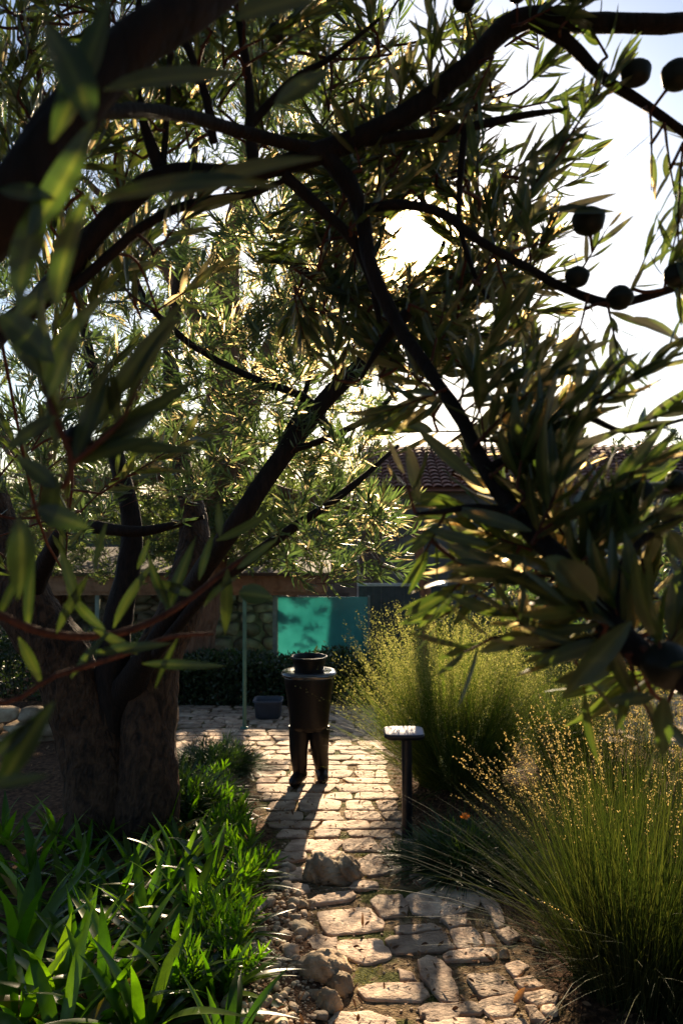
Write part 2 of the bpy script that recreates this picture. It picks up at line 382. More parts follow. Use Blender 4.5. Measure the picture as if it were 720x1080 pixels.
class Tree:
    def __init__(s): s.br = []; s.nodes = []; s.nr = []; s.mb = MB(); s.lf = Leafer()
    def limb(s, pts, rad, name='branch', sides=12, rough=.06, res=5, mat=None):
        P, R = catmull(np.array(pts, float), np.array(rad, float), res)
        s.nodes += list(P); s.nr += list(R)
        s.br.append((name, P, R, sides, rough, mat))
    def grow(s, targets, sp, wood=0, jitter=.12, maxr=.012, twr=.0018, rk=.0035):
        """connect each target to the nearest wood and end it in a sprig"""
        T = np.array(targets); N = np.array(s.nodes)
        d0 = np.array([np.min(((N-t)**2).sum(1)) for t in T]); T = T[np.argsort(d0)]
        nodes = np.zeros((len(N)+len(T)*3, 3)); nodes[:len(N)] = N; nr = np.zeros(len(nodes)); nr[:len(N)] = s.nr; c = len(N)
        for t in T:
            dd = ((nodes[:c]-t)**2).sum(1); k = int(np.argmin(dd)); q = nodes[k]; L = sqrt(dd[k])
            if L < .01: continue
            r0 = min(nr[k]*.75, maxr, twr+rk*L); r0 = max(r0, twr)
            m1 = q+(t-q)*.35+rng.normal(0, jitter*L, 3)*.6; m2 = q+(t-q)*.7+rng.normal(0, jitter*L, 3)*.6
            m1[2] += .04*L
            P = np.array([q, m1, m2, t]); R = np.array([r0, r0*.85, r0*.68, max(twr, r0*.5)])
            s.mb.tube(P, R, 5, wood, res=3, cap=False)
            nodes[c:c+3] = P[1:]; nr[c:c+3] = R[1:]; c += 3
            sp(t, norm(t-q))
        s.nodes = list(nodes[:c]); s.nr = list(nr[:c])
    def build(s, root, bark, leafm, twigm=None, **kw):
        twigm = twigm or bark
        for name, P, R, sides, rough, mat in s.br:
            b = MB(); b.tube(P, R, sides, 0, rough=rough, res=1); b.build(name, mat or bark, root)
        s.lf.emit(s.mb, mat=1, **kw)
        s.mb.build('crown', [twigm, leafm], root)

def region(n, cx, cy, rx, ry, d0, d1):
    a = rng.uniform(0, 2*pi, n); r = np.sqrt(rng.random(n)); d = rng.uniform(d0, d1, n)
    return [at(cx+rx*r[i]*cos(a[i]), cy+ry*r[i]*sin(a[i]), d[i]) for i in range(n)]
# the shaft of open air the low sun shines down onto the path: nothing leafy grows across it
def in_shaft(p, x0=-.62, x1=.62, y0=3.9, y1=8.6, soft=.0):
    s_ = (p[2]+SL*p[1])
    k = s_/(tan(SUN_EL)+SL)           # follow the ray down to the sloping ground
    gy = p[1]-k; gx = p[0]-k*tan(SUN_AZ)
    return (x0 < gx < x1 and y0 < gy < y1) or (-1.15 < gx <= x0 and 2.9 < gy < 5.4 and rng.random() < .6)
def near_sun(p, rad=36):
    q = (360+p[0]/p[1]*F, 540-(p[2]-1.6)/p[1]*F)
    return (q[0]-430)**2+(q[1]-258)**2 < rad*rad

# ================================================================== SETTING
def mk_ground():
    xs = np.concatenate([-np.geomspace(900, 6, 22), np.arange(-4.6, 4.6, .055), np.geomspace(6, 900, 22)])
    ys = np.concatenate([-np.geomspace(600, 3, 12), np.arange(-1.6, 1.9, .35), np.arange(2.0, 10.8, .055), np.linspace(11, 16, 10), np.geomspace(18, 1500, 24)])
    X, Y = np.meshgrid(xs, ys)
    Z = ground(X, Y)
    l, r = path_edges(Y)
    off = np.maximum(l-X, X-r)+.03*fnoise(X, Y, 6, 9)
    on = np.clip(.5-off/.12, 0, 1)*(Y < 10)*(Y > -3)
    n = len(xs); i = np.arange(len(ys)-1)[:, None]*n; j = np.arange(n-1)[None]
    Q = np.stack([i+j, i+j+1, i+n+j+1, i+n+j], -1).reshape(-1, 4)
    mb = MB(); mb.add(np.stack([X, Y, Z], -1).reshape(-1, 3), Q, 0, on.ravel())
    tag(mb.build('ground', MAT['soil']), 'dark garden soil sloping gently away with moss on the trodden part', kind='structure')
mk_ground()

def stone_poly(mb, poly, h=.022, jit=.006, bev=.014, cut=.2):
    """one paving stone from a ground polygon [(x, y)]"""
    P = np.array(poly, float)
    area = .5*np.sum(P[:, 0]*np.roll(P[:, 1], -1)-P[:, 1]*np.roll(P[:, 0], -1))
    if area < 0: P = P[::-1]
    for _ in range(2):                                 # cut corners, twice, unevenly
        N_ = np.roll(P, -1, 0); P = np.stack([P+(N_-P)*cut, P+(N_-P)*(1-cut)], 1).reshape(-1, 2)
    out = []
    for i in range(len(P)):
        a, b = P[i], P[(i+1) % len(P)]; m = max(1, int(np.linalg.norm(b-a)/.03))
        for k in range(m): out.append(a+(b-a)*k/m)
    P = np.array(out); c = P.mean(0); n = len(P)
    g = rng.normal(0, jit, n); g = (g+np.roll(g, 1)+np.roll(g, 2))/1.6
    rad = norm(P-c); P = P+rad*g[:, None]
    size = np.linalg.norm(P-c, axis=1).mean()
    zb = gbase(c[1]); tilt = rng.normal(0, .012, 2); seed = int(rng.integers(1e6))
    hh = h*rng.uniform(.75, 1.3)
    rings = [(1.0, -.03), (1.0, hh-bev*.9), (1-bev*.25/size, hh-bev*.3), (1-bev*.8/size, hh), (.72, hh+.002), (.45, hh+.002), (.2, hh+.001), (.01, hh)]
    V = []
    for k, (s, z) in enumerate(rings):
        q = c+(P-c)*s
        zz = gbase(q[:, 1])+z+(q-c)@tilt
        if k > 0: zz = zz+.0030*fnoise(q[:, 0], q[:, 1], 26, seed)+.0022*fnoise(q[:, 0], q[:, 1], 75, seed+1)
        V.append(np.column_stack([q, zz]))
    Q = [(k*n+i, k*n+(i+1) % n, (k+1)*n+(i+1) % n, (k+1)*n+i) for k in range(len(rings)-1) for i in range(n)]
    mb.add(np.concatenate(V), Q, 0, rng.random())

def grow_poly(p, e):
    p = np.array(p, float); c = p.mean(0); v = p-c; l = np.linalg.norm(v, axis=1, keepdims=True)
    return c+v*(1+e/l)
def mk_path():
    mb = MB()
    z1 = lambda pts: [gpx(300+x/4.5, 900+y/4.5) for x, y in pts]
    z2 = lambda pts: [gpx(440+x/4.5, 900+y/4.5) for x, y in pts]
    pp = lambda pts: [gpx(x, y) for x, y in pts]
    near = [
        z1([(150, 290), (400, 262), (470, 340), (460, 372), (210, 400), (175, 340)]),
        z1([(130, 235), (150, 215), (310, 190), (330, 205), (300, 230), (150, 250)]),
        z1([(25, 180), (60, 150), (110, 160), (115, 190), (80, 205)]),
        z1([(305, 180), (350, 135), (435, 150), (440, 172), (380, 180)]),
        z1([(330, 50), (400, 10), (490, 20), (515, 50), (480, 100), (390, 108), (350, 80)]),
        z1([(415, 230), (450, 208), (550, 205), (580, 260), (570, 300), (460, 308)]),
        pp([(427, 948), (445, 940), (485, 934), (497, 942), (505, 952), (503, 958), (480, 966), (458, 969), (437, 965), (430, 955)]),
        pp([(418, 980), (455, 976), (463, 981), (458, 984), (420, 988)]),
        pp([(408, 990), (468, 985), (477, 1003), (470, 1005), (414, 1008)]),
        z1([(60, 420), (170, 405), (235, 415), (230, 480), (80, 470)]),
        z1([(255, 425), (460, 415), (500, 510), (350, 530), (250, 475)]),
        z1([(350, 650), (400, 630), (640, 625), (680, 680), (640, 710), (400, 705)]),
        pp([(440, 1016), (450, 1012), (464, 1015), (476, 1028), (474, 1034), (482, 1046), (482, 1058), (466, 1058), (455, 1046), (446, 1035)]),
        z2([(110, 325), (140, 310), (225, 300), (250, 342), (160, 360)]),
        z2([(150, 378), (250, 358), (272, 365), (305, 450), (190, 465)]),
        z2([(125, 500), (170, 475), (350, 462), (372, 490), (350, 515), (150, 522)]),
        z2([(240, 600), (370, 580), (420, 620), (465, 660), (470, 680), (300, 698)]),
        z2([(300, 712), (450, 694), (470, 735), (440, 780), (350, 785)]),
        z2([(10, 745), (40, 730), (260, 722), (310, 755), (290, 775), (30, 780)]),
        z2([(230, 145), (300, 135), (340, 195), (290, 205)]),
        z2([(290, 218), (350, 208), (390, 280), (410, 340), (375, 355)]),
        z2([(385, 372), (430, 355), (490, 405), (430, 430)]),
        z2([(425, 540), (480, 515), (520, 545), (465, 600)]),
        z2([(470, 612), (540, 585), (600, 640), (490, 658)]),
        z2([(495, 680), (590, 660), (660, 680), (640, 725), (560, 735)]),
        z2([(510, 738), (560, 745), (600, 800), (530, 800)]),
        z1([(205, 815), (250, 775), (400, 780), (500, 800), (520, 850), (200, 860)]),
        z2([(590, 745), (640, 735), (655, 765), (600, 775)]),
        z1([(660, 775), (720, 745), (830, 760), (800, 800), (680, 810)]),
        z1([(-60, 80), (100, 80), (105, 125), (-55, 140)]),
        z1([(-120, 5), (90, 0), (100, 38), (-100, 50)]),
        z1([(130, 0), (280, -5), (290, 35), (150, 40)]),
        z2([(-30, 105), (60, 100), (100, 130), (-10, 150)]),
        z2([(110, 100), (200, 105), (215, 128), (120, 132)]),
        z2([(-120, 60), (-20, 62), (-10, 90), (-110, 98)]),
        z2([(30, 800), (290, 800), (320, 880), (60, 890)]), z2([(360, 805), (500, 800), (560, 870), (400, 880)]),
        z1([(540, 560), (610, 580), (620, 610), (560, 612)]),
        z2([(310, 385), (350, 400), (370, 440), (325, 445)]),
    ]
    for p in near: stone_poly(mb, grow_poly(p, .010), .013, .005, .006, .10)
    # coursed stones of the path and of the little court beyond
    y = 4.42; row = 0
    while y < 9.8:
        dep = rng.uniform(.17, .27)
        l, r = path_edges(y+dep/2); x = l+rng.uniform(-.03, .05)
        while x < r-.07:
            wd = rng.uniform(.19, .36); x1 = min(x+wd, r+rng.uniform(-.02, .04))
            if r-x1 < .09: x1 = r
            sk = rng.uniform(-.032, .032, 8); gap = rng.uniform(.010, .018)
            stone_poly(mb, [(x+gap+sk[0], y+gap+sk[1]*.5), (x1-gap+sk[2], y+gap+sk[3]*.5), (x1-gap+sk[4], y+dep-gap+sk[5]*.5), (x+gap+sk[6], y+dep-gap+sk[7]*.5)], .012, .005, .005, .12)
            x = x1
        y += dep; row += 1
    # behind the camera the path carries on
    y = 1.9
    while y > -3:
        dep = rng.uniform(.2, .3); x = -.02
        while x < .95:
            wd = rng.uniform(.22, .4)
            stone_poly(mb, [(x+.02, y-dep+.02), (x+wd-.02, y-dep+.02), (x+wd-.02, y-.02), (x+.02, y-.02)])
            x += wd
        y -= dep
    tag(mb.build('path', MAT['stone']), 'path of irregular pinkish flagstones', kind='structure')
mk_path()

def mk_court():
    # the pale paved strip seen through the tall grasses on the right
    mb = MB(); y = 7.2
    while y < 10.3:
        dep = rng.uniform(.3, .42); x = 1.9+rng.uniform(-.1, .1)
        while x < 6.5:
            wd = rng.uniform(.35, .65)
            stone_poly(mb, [(x+.012, y+.012), (x+wd-.012, y+.012), (x+wd-.012, y+dep-.012), (x+.012, y+dep-.012)], .09, .004, .01)
            x += wd
        y += dep
    tag(mb.build('pavement', MAT['stone']), 'pale paving in the sun behind the tall grasses', kind='structure')
mk_court()

def mk_hill():
    # a low wooded ridge a good way behind the garden closes the horizon
    mb = MB(); xs = np.linspace(-260, 260, 90); prof = [(0, -.2), (.25, .45), (.5, .8), (.75, .95), (1, 1.0), (1.3, .9), (1.8, .3), (2.2, -.3)]
    V = []
    for t, h in prof:
        Y = 62+t*34+6*np.sin(xs/23.); Z = -3.6+h*(7.4+1.6*np.sin(xs/31.+.6)+.9*np.sin(xs/11.)+.5*np.sin(xs/5.3+t*3))
        V.append(np.column_stack([xs, Y, Z]))
    n = len(xs); Q = [(i*n+j, i*n+j+1, (i+1)*n+j+1, (i+1)*n+j) for i in range(len(prof)-1) for j in range(n-1)]
    mb.add(np.concatenate(V), Q)
    tag(mb.build('hill', rockmat('hill_soil', [(.3, (.03, .035, .02)), (.6, (.06, .055, .035)), (.8, (.09, .075, .05))], .3, .5)), 'dark low ridge behind the garden', kind='structure')
    mb = MB(); k = 26000
    x = rng.uniform(-75, 75, k); t = rng.uniform(0, 1.15, k); y = 62+t*34+6*np.sin(x/23.)
    h = np.interp(t, [p[0] for p in prof], [p[1] for p in prof])
    z = -3.6+h*(7.4+1.6*np.sin(x/31.+.6)+.9*np.sin(x/11.)+.5*np.sin(x/5.3+t*3))+rng.random(k)**1.5*(1.1+.8*fnoise(x, y, .5, 8))
    leaf_batch(mb, np.column_stack([x, y, z]), rvec(k), rvec(k), rng.uniform(.4, .8, k), rng.uniform(.2, .4, k), .2, ns=3, three=False, prof=(.3, 1, .2))
    tag(mb.build('woodland', MAT['hedge_leaf']), 'distant dark scrub covering the ridge', 'woodland', kind='stuff')
mk_hill()

# ================================================================== SCULPTURE: a stout pot on a pair of legs
def mk_sculpture():
    bx, by = gpx(326, 826); bz = float(gbase(by))+.024
    root = empty('leg_sculpture', (bx, by, bz), 'black glazed headless garden figure, a pot torso with a ring neck standing on two legs', 'sculpture')
    gl = flatmat('glaze', (.006, .005, .006), .45, spec=.25, coat=.06)
    rimm = flatmat('glaze_top', (.05, .05, .055), .14, spec=.8, coat=.8)
    s = 1/131.0                                    # metres per photo pixel at this distance (1 m tall)
    c = (bx, by, bz)
    t = MB()
    t.lathe([(.02, .40), (.10, .405), (.145, .42), (.158, .46), (.166, .56), (.180, .68), (.196, .78), (.205, .835), (.203, .846)], 40, 0, c, 1, .72, 2.5)
    t.lathe([(.203, .846), (.20, .85), (.21, .852), (.224, .858), (.228, .870), (.222, .884), (.205, .892), (.17, .893), (.14, .886), (.125, .885)], 48, 1, c, 1, .78, 2.6)
    t.build('torso', [gl, rimm], root)
    n = MB()
    n.lathe([(.118, .88), (.122, .92), (.132, .96), (.136, .985)], 40, 0, c, 1, .95)
    n.lathe([(.136, .985), (.147, .992), (.152, 1.0), (.149, 1.008), (.138, 1.010), (.130, 1.004), (.124, .985), (.118, .92), (.11, .80), (.02, .79)], 40, 1, c, 1, .95)
    n.build('neck_ring', [gl, gl], root)
    for sx, knee, foot, turn in ((-1, (-.085, -.01), (-.075, -.02), -.35), (1, (.082, .02), (.10, .06), .10)):
        l = MB()
        kx, ky = knee; fx, fy = foot
        P = [(bx+sx*.078, by, bz+.44), (bx+sx*.080, by-.005, bz+.37), (bx+kx, by+ky, bz+.26), (bx+(kx+fx)/2, by+(ky+fy)/2, bz+.17), (bx+fx, by+fy, bz+.085), (bx+fx, by+fy, bz+.05)]
        l.tube(P, [.088, .084, .074, .066, .056, .053], 20, 0, rough=.012)
        l.build('leg', gl, root)
        f = MB(); a = turn; dx, dy = sin(a), -cos(a)
        P = [(bx+fx-dx*.055, by+fy-dy*.055, bz+.040), (bx+fx-dx*.02, by+fy-dy*.02, bz+.052), (bx+fx+dx*.05, by+fy+dy*.05, bz+.042), (bx+fx+dx*.12, by+fy+dy*.12, bz+.030), (bx+fx+dx*.155, by+fy+dy*.155, bz+.022)]
        f.tube(P, [.040, .056, .050, .044, .020], 16, 0)
        f.build('shoe', gl, root)
mk_sculpture()

# ================================================================== LITTLE BLACK LECTERN beside the path
def mk_lectern():
    bx, by = gpx(429, 884); bz = float(ground(bx, by))
    root = empty('plaque_stand', (bx, by, bz), 'low black post carrying a tilted blank metal plaque at the right edge of the path', 'plaque stand')
    bk = flatmat('black_metal', (.012, .013, .018), .35, metal=.2, spec=.5)
    pl = flatmat('plaque_metal', (.27, .27, .36), .6, metal=.1, spec=.3)
    mpx = by/F
    h = (884-775)*mpx
    p = MB(); p.tube([(bx, by, bz-.05), (bx, by, bz+h*.5), (bx-.004, by, bz+h)], [.035, .033, .034], 20, 0, res=3); p.build('post', bk, root)
    # rounded rectangle head, tilted to the reader
    def head(wx, wy, th, z0, mb, mat):
        n = 32; prof = [(.0, -th), (.9, -th), (1, -th*.6), (1, -th*.1), (.985, 0), (0.02, 0)]
        V = []
        for r, z in prof:
            for k in range(n):
                t = 2*pi*k/n; cx, sy = cos(t), sin(t)
                x = math.copysign(abs(cx)**.35, cx)*wx*max(r, .01); y = math.copysign(abs(sy)**.35, sy)*wy*max(r, .01)
                a = radians(8); zz = z0+z
                V.append((bx-.02+x, by+y*cos(a)-zz*sin(a)*.0, bz+h+zz+y*sin(a)))
        Q = [(i*n+k, i*n+(k+1) % n, (i+1)*n+(k+1) % n, (i+1)*n+k) for i in range(len(prof)-1) for k in range(n)]
        mb.add(V, Q, mat)
    m = MB(); head(.128, .074, .030, .022, m, 0); m.build('plaque_tray', bk, root)
    m = MB(); head(.120, .067, .004, .0265, m, 0); q = m.build('plaque', pl, root)
    # thin dark marks laid on the plate
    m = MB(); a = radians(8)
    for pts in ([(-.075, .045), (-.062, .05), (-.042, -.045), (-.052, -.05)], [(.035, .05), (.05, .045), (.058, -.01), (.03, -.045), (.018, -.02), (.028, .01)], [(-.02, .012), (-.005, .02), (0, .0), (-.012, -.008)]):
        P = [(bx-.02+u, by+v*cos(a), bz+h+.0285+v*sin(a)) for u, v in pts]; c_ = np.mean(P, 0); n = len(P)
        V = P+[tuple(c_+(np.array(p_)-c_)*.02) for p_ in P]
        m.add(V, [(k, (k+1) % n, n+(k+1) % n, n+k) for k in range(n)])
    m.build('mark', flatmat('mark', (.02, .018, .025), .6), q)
mk_lectern()

# ================================================================== ROCKS AND PEBBLES
def rock_mb(mb, c, rx, ry, rz, seed, planes=13, res=10, rough=.05, rnd=.5, rotz=0, soft=9.0):
    g = np.random.default_rng(seed)
    u = np.linspace(-1, 1, res); A, B = np.meshgrid(u, u); o = np.ones_like(A)
    V = []; Q = []; n0 = 0
    for face in ((A, B, o), (-A, B, -o), (o, A, B), (-o, -A, B), (-A, o, B), (A, -o, B)):
        P = norm(np.stack(face, -1).reshape(-1, 3))
        i = np.arange(res-1)[:, None]*res; j = np.arange(res-1)[None]
        Q.append(np.stack([i+j, i+j+1, i+res+j+1, i+res+j], -1).reshape(-1, 4)+n0); n0 += res*res; V.append(P)
    P = np.concatenate(V); Q = np.concatenate(Q)
    Nn = norm(g.normal(0, 1, (planes, 3))); hN = g.uniform(.72, 1.0, planes)
    dt = np.clip(P@Nn.T, .05, None)/hN
    r = ((dt**soft).sum(1)+(1/1.15)**soft)**(-1/soft)
    r = r*(1+rough*fnoise(P[:, 0]*3+P[:, 2]*2, P[:, 1]*3-P[:, 2], 3, seed)+rough*.5*fnoise(P[:, 0]*9, P[:, 1]*9+P[:, 2]*7, 3, seed+5))
    P = P*r[:, None]*np.array([rx, ry, rz])
    ca, sa = cos(rotz), sin(rotz); P = np.column_stack([P[:, 0]*ca-P[:, 1]*sa, P[:, 0]*sa+P[:, 1]*ca, P[:, 2]])
    mb.add(P+np.asarray(c), Q, 0, rnd)
def rock(name, px, py, wpx, hpx, seed, label, cat='rock', group=None, dep=.8, **kw):
    """py = the foot of the rock in the picture"""
    x, y = gpx(px, py); w_ = wpx/F*y/2; h_ = hpx/F*y*.62
    y += w_*dep; z = float(gbase(y))
    mb = MB(); kw.setdefault('rough', .10); kw['soft'] = 14; rock_mb(mb, (x, y, z+h_*.4), w_*1.05, w_*dep, h_, seed, **kw)
    o = mb.build(name, MAT['rock'], loc=(x, y, z)); return tag(o, label, cat, group)
# heart shaped boulder: two lobes merged in one mesh
def boulder():
    x, y = gpx(349, 936); y += .12; z = float(gbase(y)); mb = MB()
    rock_mb(mb, (x-.060, y+.0, z+.045), .078, .10, .080, 21, res=20, rough=.13, planes=8, soft=14)
    rock_mb(mb, (x+.060, y+.01, z+.040), .088, .10, .074, 22, res=20, rough=.13, planes=8, soft=14, rotz=.6)
    rock_mb(mb, (x, y-.005, z+.015), .150, .105, .068, 23, res=22, rough=.12, planes=9, soft=14)
    tag(mb.build('boulder', MAT['rock'], loc=(x, y, z)), 'squat two-lobed brown boulder sitting on the flagstones in the middle of the path', 'boulder')
boulder()
rock('rock', 334, 1043, 56, 34, 31, 'large pale angular rock, the biggest in the pebble border left of the path', planes=9, res=16, rnd=.7)
rock('rock', 359, 1051, 32, 18, 32, 'low dark brown rock to the right of the large pale angular rock', planes=9, res=12, rnd=.1)
rock('rock', 347, 1072, 26, 26, 37, 'upright wedge shaped rock just in front of the large pale angular rock', planes=8, res=12, rnd=.6)
rock('rock', 333, 1064, 30, 16, 34, 'brown rock tucked low among pebbles in front of the large pale rock', planes=9, res=12, rnd=.2)
rock('rock', 300, 1030, 34, 22, 35, 'rounded tan rock in the pebble border left of the large pale rock', planes=10, res=12)
rock('rock', 287, 1000, 30, 17, 36, 'tan rock half under the strap leaves in the pebble border', planes=10, res=12)
rock('rock', 318, 992, 34, 15, 38, 'flat buff rock in the pebble border beside the bright square flagstone', planes=10, res=12, rnd=.8)
rock('rock', 312, 962, 22, 10, 39, 'small flat buff rock at the upper end of the pebble border', planes=10, res=10)
rock('rock', 568, 1000, 14, 12, 40, 'small brown rock at the right kerb of the path under the grass', planes=9, res=10)
rock('rock', 533, 1012, 11, 9, 41, 'fist sized stone between the flagstones and the right bed', planes=9, res=10)

def pebbles():
    n = 0; placed = []
    tries = 0
    while n < 190 and tries < 5000:
        tries += 1
        py = rng.uniform(905, 1120); cx = np.interp(py, [900, 950, 1000, 1080, 1120], [285, 296, 288, 280, 280]); px = rng.normal(cx, np.interp(py, [900, 1080], [11, 20]))
        x, y = gpx(px, py); r = rng.uniform(.009, .034)**1.0 if rng.random() < .35 else rng.uniform(.008, .02)
        if any((x-a)**2+(y-b)**2 < (r+c)**2*.8 for a, b, c in placed): continue
        placed.append((x, y, r)); z = float(ground(x, y)); mb = MB()
        rock_mb(mb, (x, y, z+r*.35), r*rng.uniform(.9, 1.4), r, r*.75, int(rng.integers(1e6)), planes=9, res=7, rough=.07, rnd=rng.random(), rotz=rng.uniform(0, 3), soft=13)
        tag(mb.build('pebble', MAT['pebble'], loc=(x, y, z)), 'small tan pebble in the border between the left bed and the flagstones', 'pebble', 'pebbles along the left edge of the path'); n += 1
    mb = MB()
    for i in range(1500):
        if rng.random() < .7:
            py = rng.uniform(890, 1120); cx = np.interp(py, [900, 950, 1000, 1080, 1120], [290, 308, 308, 305, 305]); px = rng.normal(cx, 26)
            x, y = gpx(px, py)
        else:
            y = rng.uniform(2.6, 6); l, r_ = path_edges(y); x = rng.uniform(l, r_)
        r = rng.uniform(.002, .007)
        rock_mb(mb, (x, y, float(ground(x, y))+r*.4), r*1.2, r, r*.8, i, planes=8, res=3, rnd=rng.random())
    tag(mb.build('grit', MAT['pebble']), 'loose grit scattered on the path and among the pebbles', 'grit', kind='stuff')
pebbles()

def mulch():
    mb = MB(); lf = Leafer()
    n = 9000
    y = rng.uniform(2.5, 9.5, n); l, r = path_edges(y)
    side = rng.random(n) < .45
    x = np.where(side, l-np.abs(rng.normal(0, .9, n))-.02, r+np.abs(rng.normal(0, .55, n))+.02)
    pth = rng.random(n) < .10; x = np.where(pth, l+(r-l)*rng.random(n), x)
    z = ground(x, y)+np.where(pth, .022, .006)
    D = rvec(n); D[:, 2] *= .35; N = rvec(n)*.6+np.array([0, 0, 1.])
    lf.put(np.column_stack([x, y, z]), D, N, rng.uniform(.015, .05, n), rng.uniform(.006, .016, n), rng.normal(0, .3, n), rng.random(n))
    lf.emit(mb, ns=4, fold=.4)
    m = leafmat('litter', [(.06, .03, .018), (.16, .085, .045), (.30, .18, .10)], .15, tcol=(1, .8, .5), rough=.8, gloss=.1)
    tag(mb.build('leaf_litter', m), 'dry brown bark chips and fallen leaves over the beds', 'leaf litter', kind='stuff')
    mb = MB(); n = 11000
    y = rng.uniform(2.5, 8.0, n); l, r = path_edges(y); x = l+(r-l)*rng.random(n)
    k = fnoise(x*1.3, y*1.3, 5, 77) > .12; x, y = x[k], y[k]
    D = rvec(len(x))*.8+np.array([0, 0, 1.])
    leaf_batch(mb, np.column_stack([x, y, ground(x, y)-.002]), D, rvec(len(x)), rng.uniform(.007, .019, len(x)), .0028, .3, ns=3, three=False)
    m = leafmat('moss', [(.05, .06, .012), (.09, .09, .02), (.14, .12, .03)], .4, tcol=(1.3, 1.2, .3), rough=.8, gloss=.1)
    tag(mb.build('moss', m), 'low moss and tiny weeds in the joints of the flagstones', 'moss', kind='stuff')
mulch()
def curled_leaf():
    x, y = gpx(549, 1066); mb = MB(); z = float(gbase(y))+.035
    leaf_batch(mb, [(x-.03, y-.01, z)], np.array([(.9, .4, .2)]), np.array([(0., -.3, 1)]), .06, .03, -.6, ns=8, fold=.9, rnd=.8)
    m = leafmat('dry_leaf', [(.22, .13, .06), (.36, .24, .12)], .3, tcol=(1.1, .7, .3), rough=.6)
    tag(mb.build('fallen_leaf', m, loc=(x, y, z)), 'curled tan fallen leaf lying on the flagstones at the bottom right', 'fallen leaf')
curled_leaf()

# ================================================================== GRASSES AND CLUMPS
def blades(mb, c, n, L, tilt, w, arc, spreadr, azr=(0, 2*pi), mat=0, ns=7, lean=(0, 0), prof=(1, 1, .9, .6, .05)):
    az = rng.uniform(azr[0], azr[1], n); Ln = rng.uniform(L[0], L[1], n)
    tl = np.radians(np.abs(rng.normal(0, 1, n))*tilt*.75+rng.uniform(0, tilt, n)*.4)
    br = spreadr*np.sqrt(rng.random(n))
    P = np.column_stack([c[0]+br*np.cos(az), c[1]+br*np.sin(az), np.full(n, c[2])])
    P[:, 2] = ground(P[:, 0], P[:, 1])-.01
    D = np.column_stack([np.sin(tl)*np.cos(az)+lean[0], np.sin(tl)*np.sin(az)+lean[1], np.cos(tl)])
    D = norm(D); out = np.column_stack([np.cos(az), np.sin(az), np.zeros(n)])
    up = norm(np.array([0, 0, 1.])-D*D[:, 2:3]+1e-4)
    N = up+rng.normal(0, .5, (n, 3))
    b = arc*np.sin(tl)*rng.uniform(.4, 1.5, n)+rng.normal(0, .03, n)
    leaf_batch(mb, P, D, N, Ln, w, b, ns=ns, fold=0.0, mat=mat, three=False, prof=prof)
    D = norm(D); Nn = norm(N-D*(N*D).sum(1, keepdims=True))
    return P, D, Nn, Ln, b
def seeds_on(mb, P, D, N, Ln, b, per, u0, sz, mat, spread=.012, wr=.55):
    n = len(P)
    u = rng.uniform(u0, 1.0, (n, per))
    pos = P[:, None]+D[:, None]*(u*Ln[:, None])[..., None]-N[:, None]*((b*Ln)[:, None]*u**2)[..., None]
    pos = pos.reshape(-1, 3)+rng.normal(0, spread, (n*per, 3))*(1.15-np.repeat(u.reshape(-1), 1))[:, None]**.5
    k = len(pos)
    T = norm(D[:, None]-N[:, None]*(2*b[:, None]*u)[..., None]).reshape(-1, 3)
    leaf_batch(mb, pos, T+rvec(k)*.8, rvec(k), rng.uniform(sz*.6, sz*1.3, k), sz*wr, 0, ns=3, fold=0, mat=mat, three=False, prof=(.3, 1, .1))

def grass_clump(name, px, py, label, group=None, gm='grass', nblades=1800, L=(.7, 1.3), tilt=34, w=.0035, arc=.35, spreadr=.2, nst=450, Ls=(1.1, 1.6), st_tilt=26, per=34, u0=.6, sz=.011, seedmat='seed_green', lean=(0, 0), slean=(0, 0), dy=0, spread=.012):
    x, y = gpx(px, py); y += dy; z = float(ground(x, y))
    root = empty(name, (x, y, z), label, 'grass clump', group)
    mb = MB(); blades(mb, (x, y, z), nblades, L, tilt, w, arc, spreadr, lean=lean); mb.build('blades', MAT[gm], root)
    if nst:
        mb = MB(); r = blades(mb, (x, y, z), nst, Ls, st_tilt, w*.8, arc*.5, spreadr, lean=slean)
        seeds_on(mb, *r, per, u0, sz, 1, spread)
        mb.build('flower_stalks', [MAT[gm], MAT[seedmat]], root)
    return root
# big backlit clump on the right of the path
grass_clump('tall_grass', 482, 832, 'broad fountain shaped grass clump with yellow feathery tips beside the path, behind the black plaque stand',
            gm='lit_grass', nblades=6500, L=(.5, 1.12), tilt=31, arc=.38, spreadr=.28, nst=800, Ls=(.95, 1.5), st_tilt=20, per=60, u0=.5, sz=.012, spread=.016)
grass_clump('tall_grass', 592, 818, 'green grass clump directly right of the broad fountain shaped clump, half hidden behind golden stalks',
            gm='lit_grass', nblades=1800, L=(.5, .95), tilt=26, spreadr=.2, nst=160, Ls=(.8, 1.2), st_tilt=18, per=34, u0=.55, sz=.010)
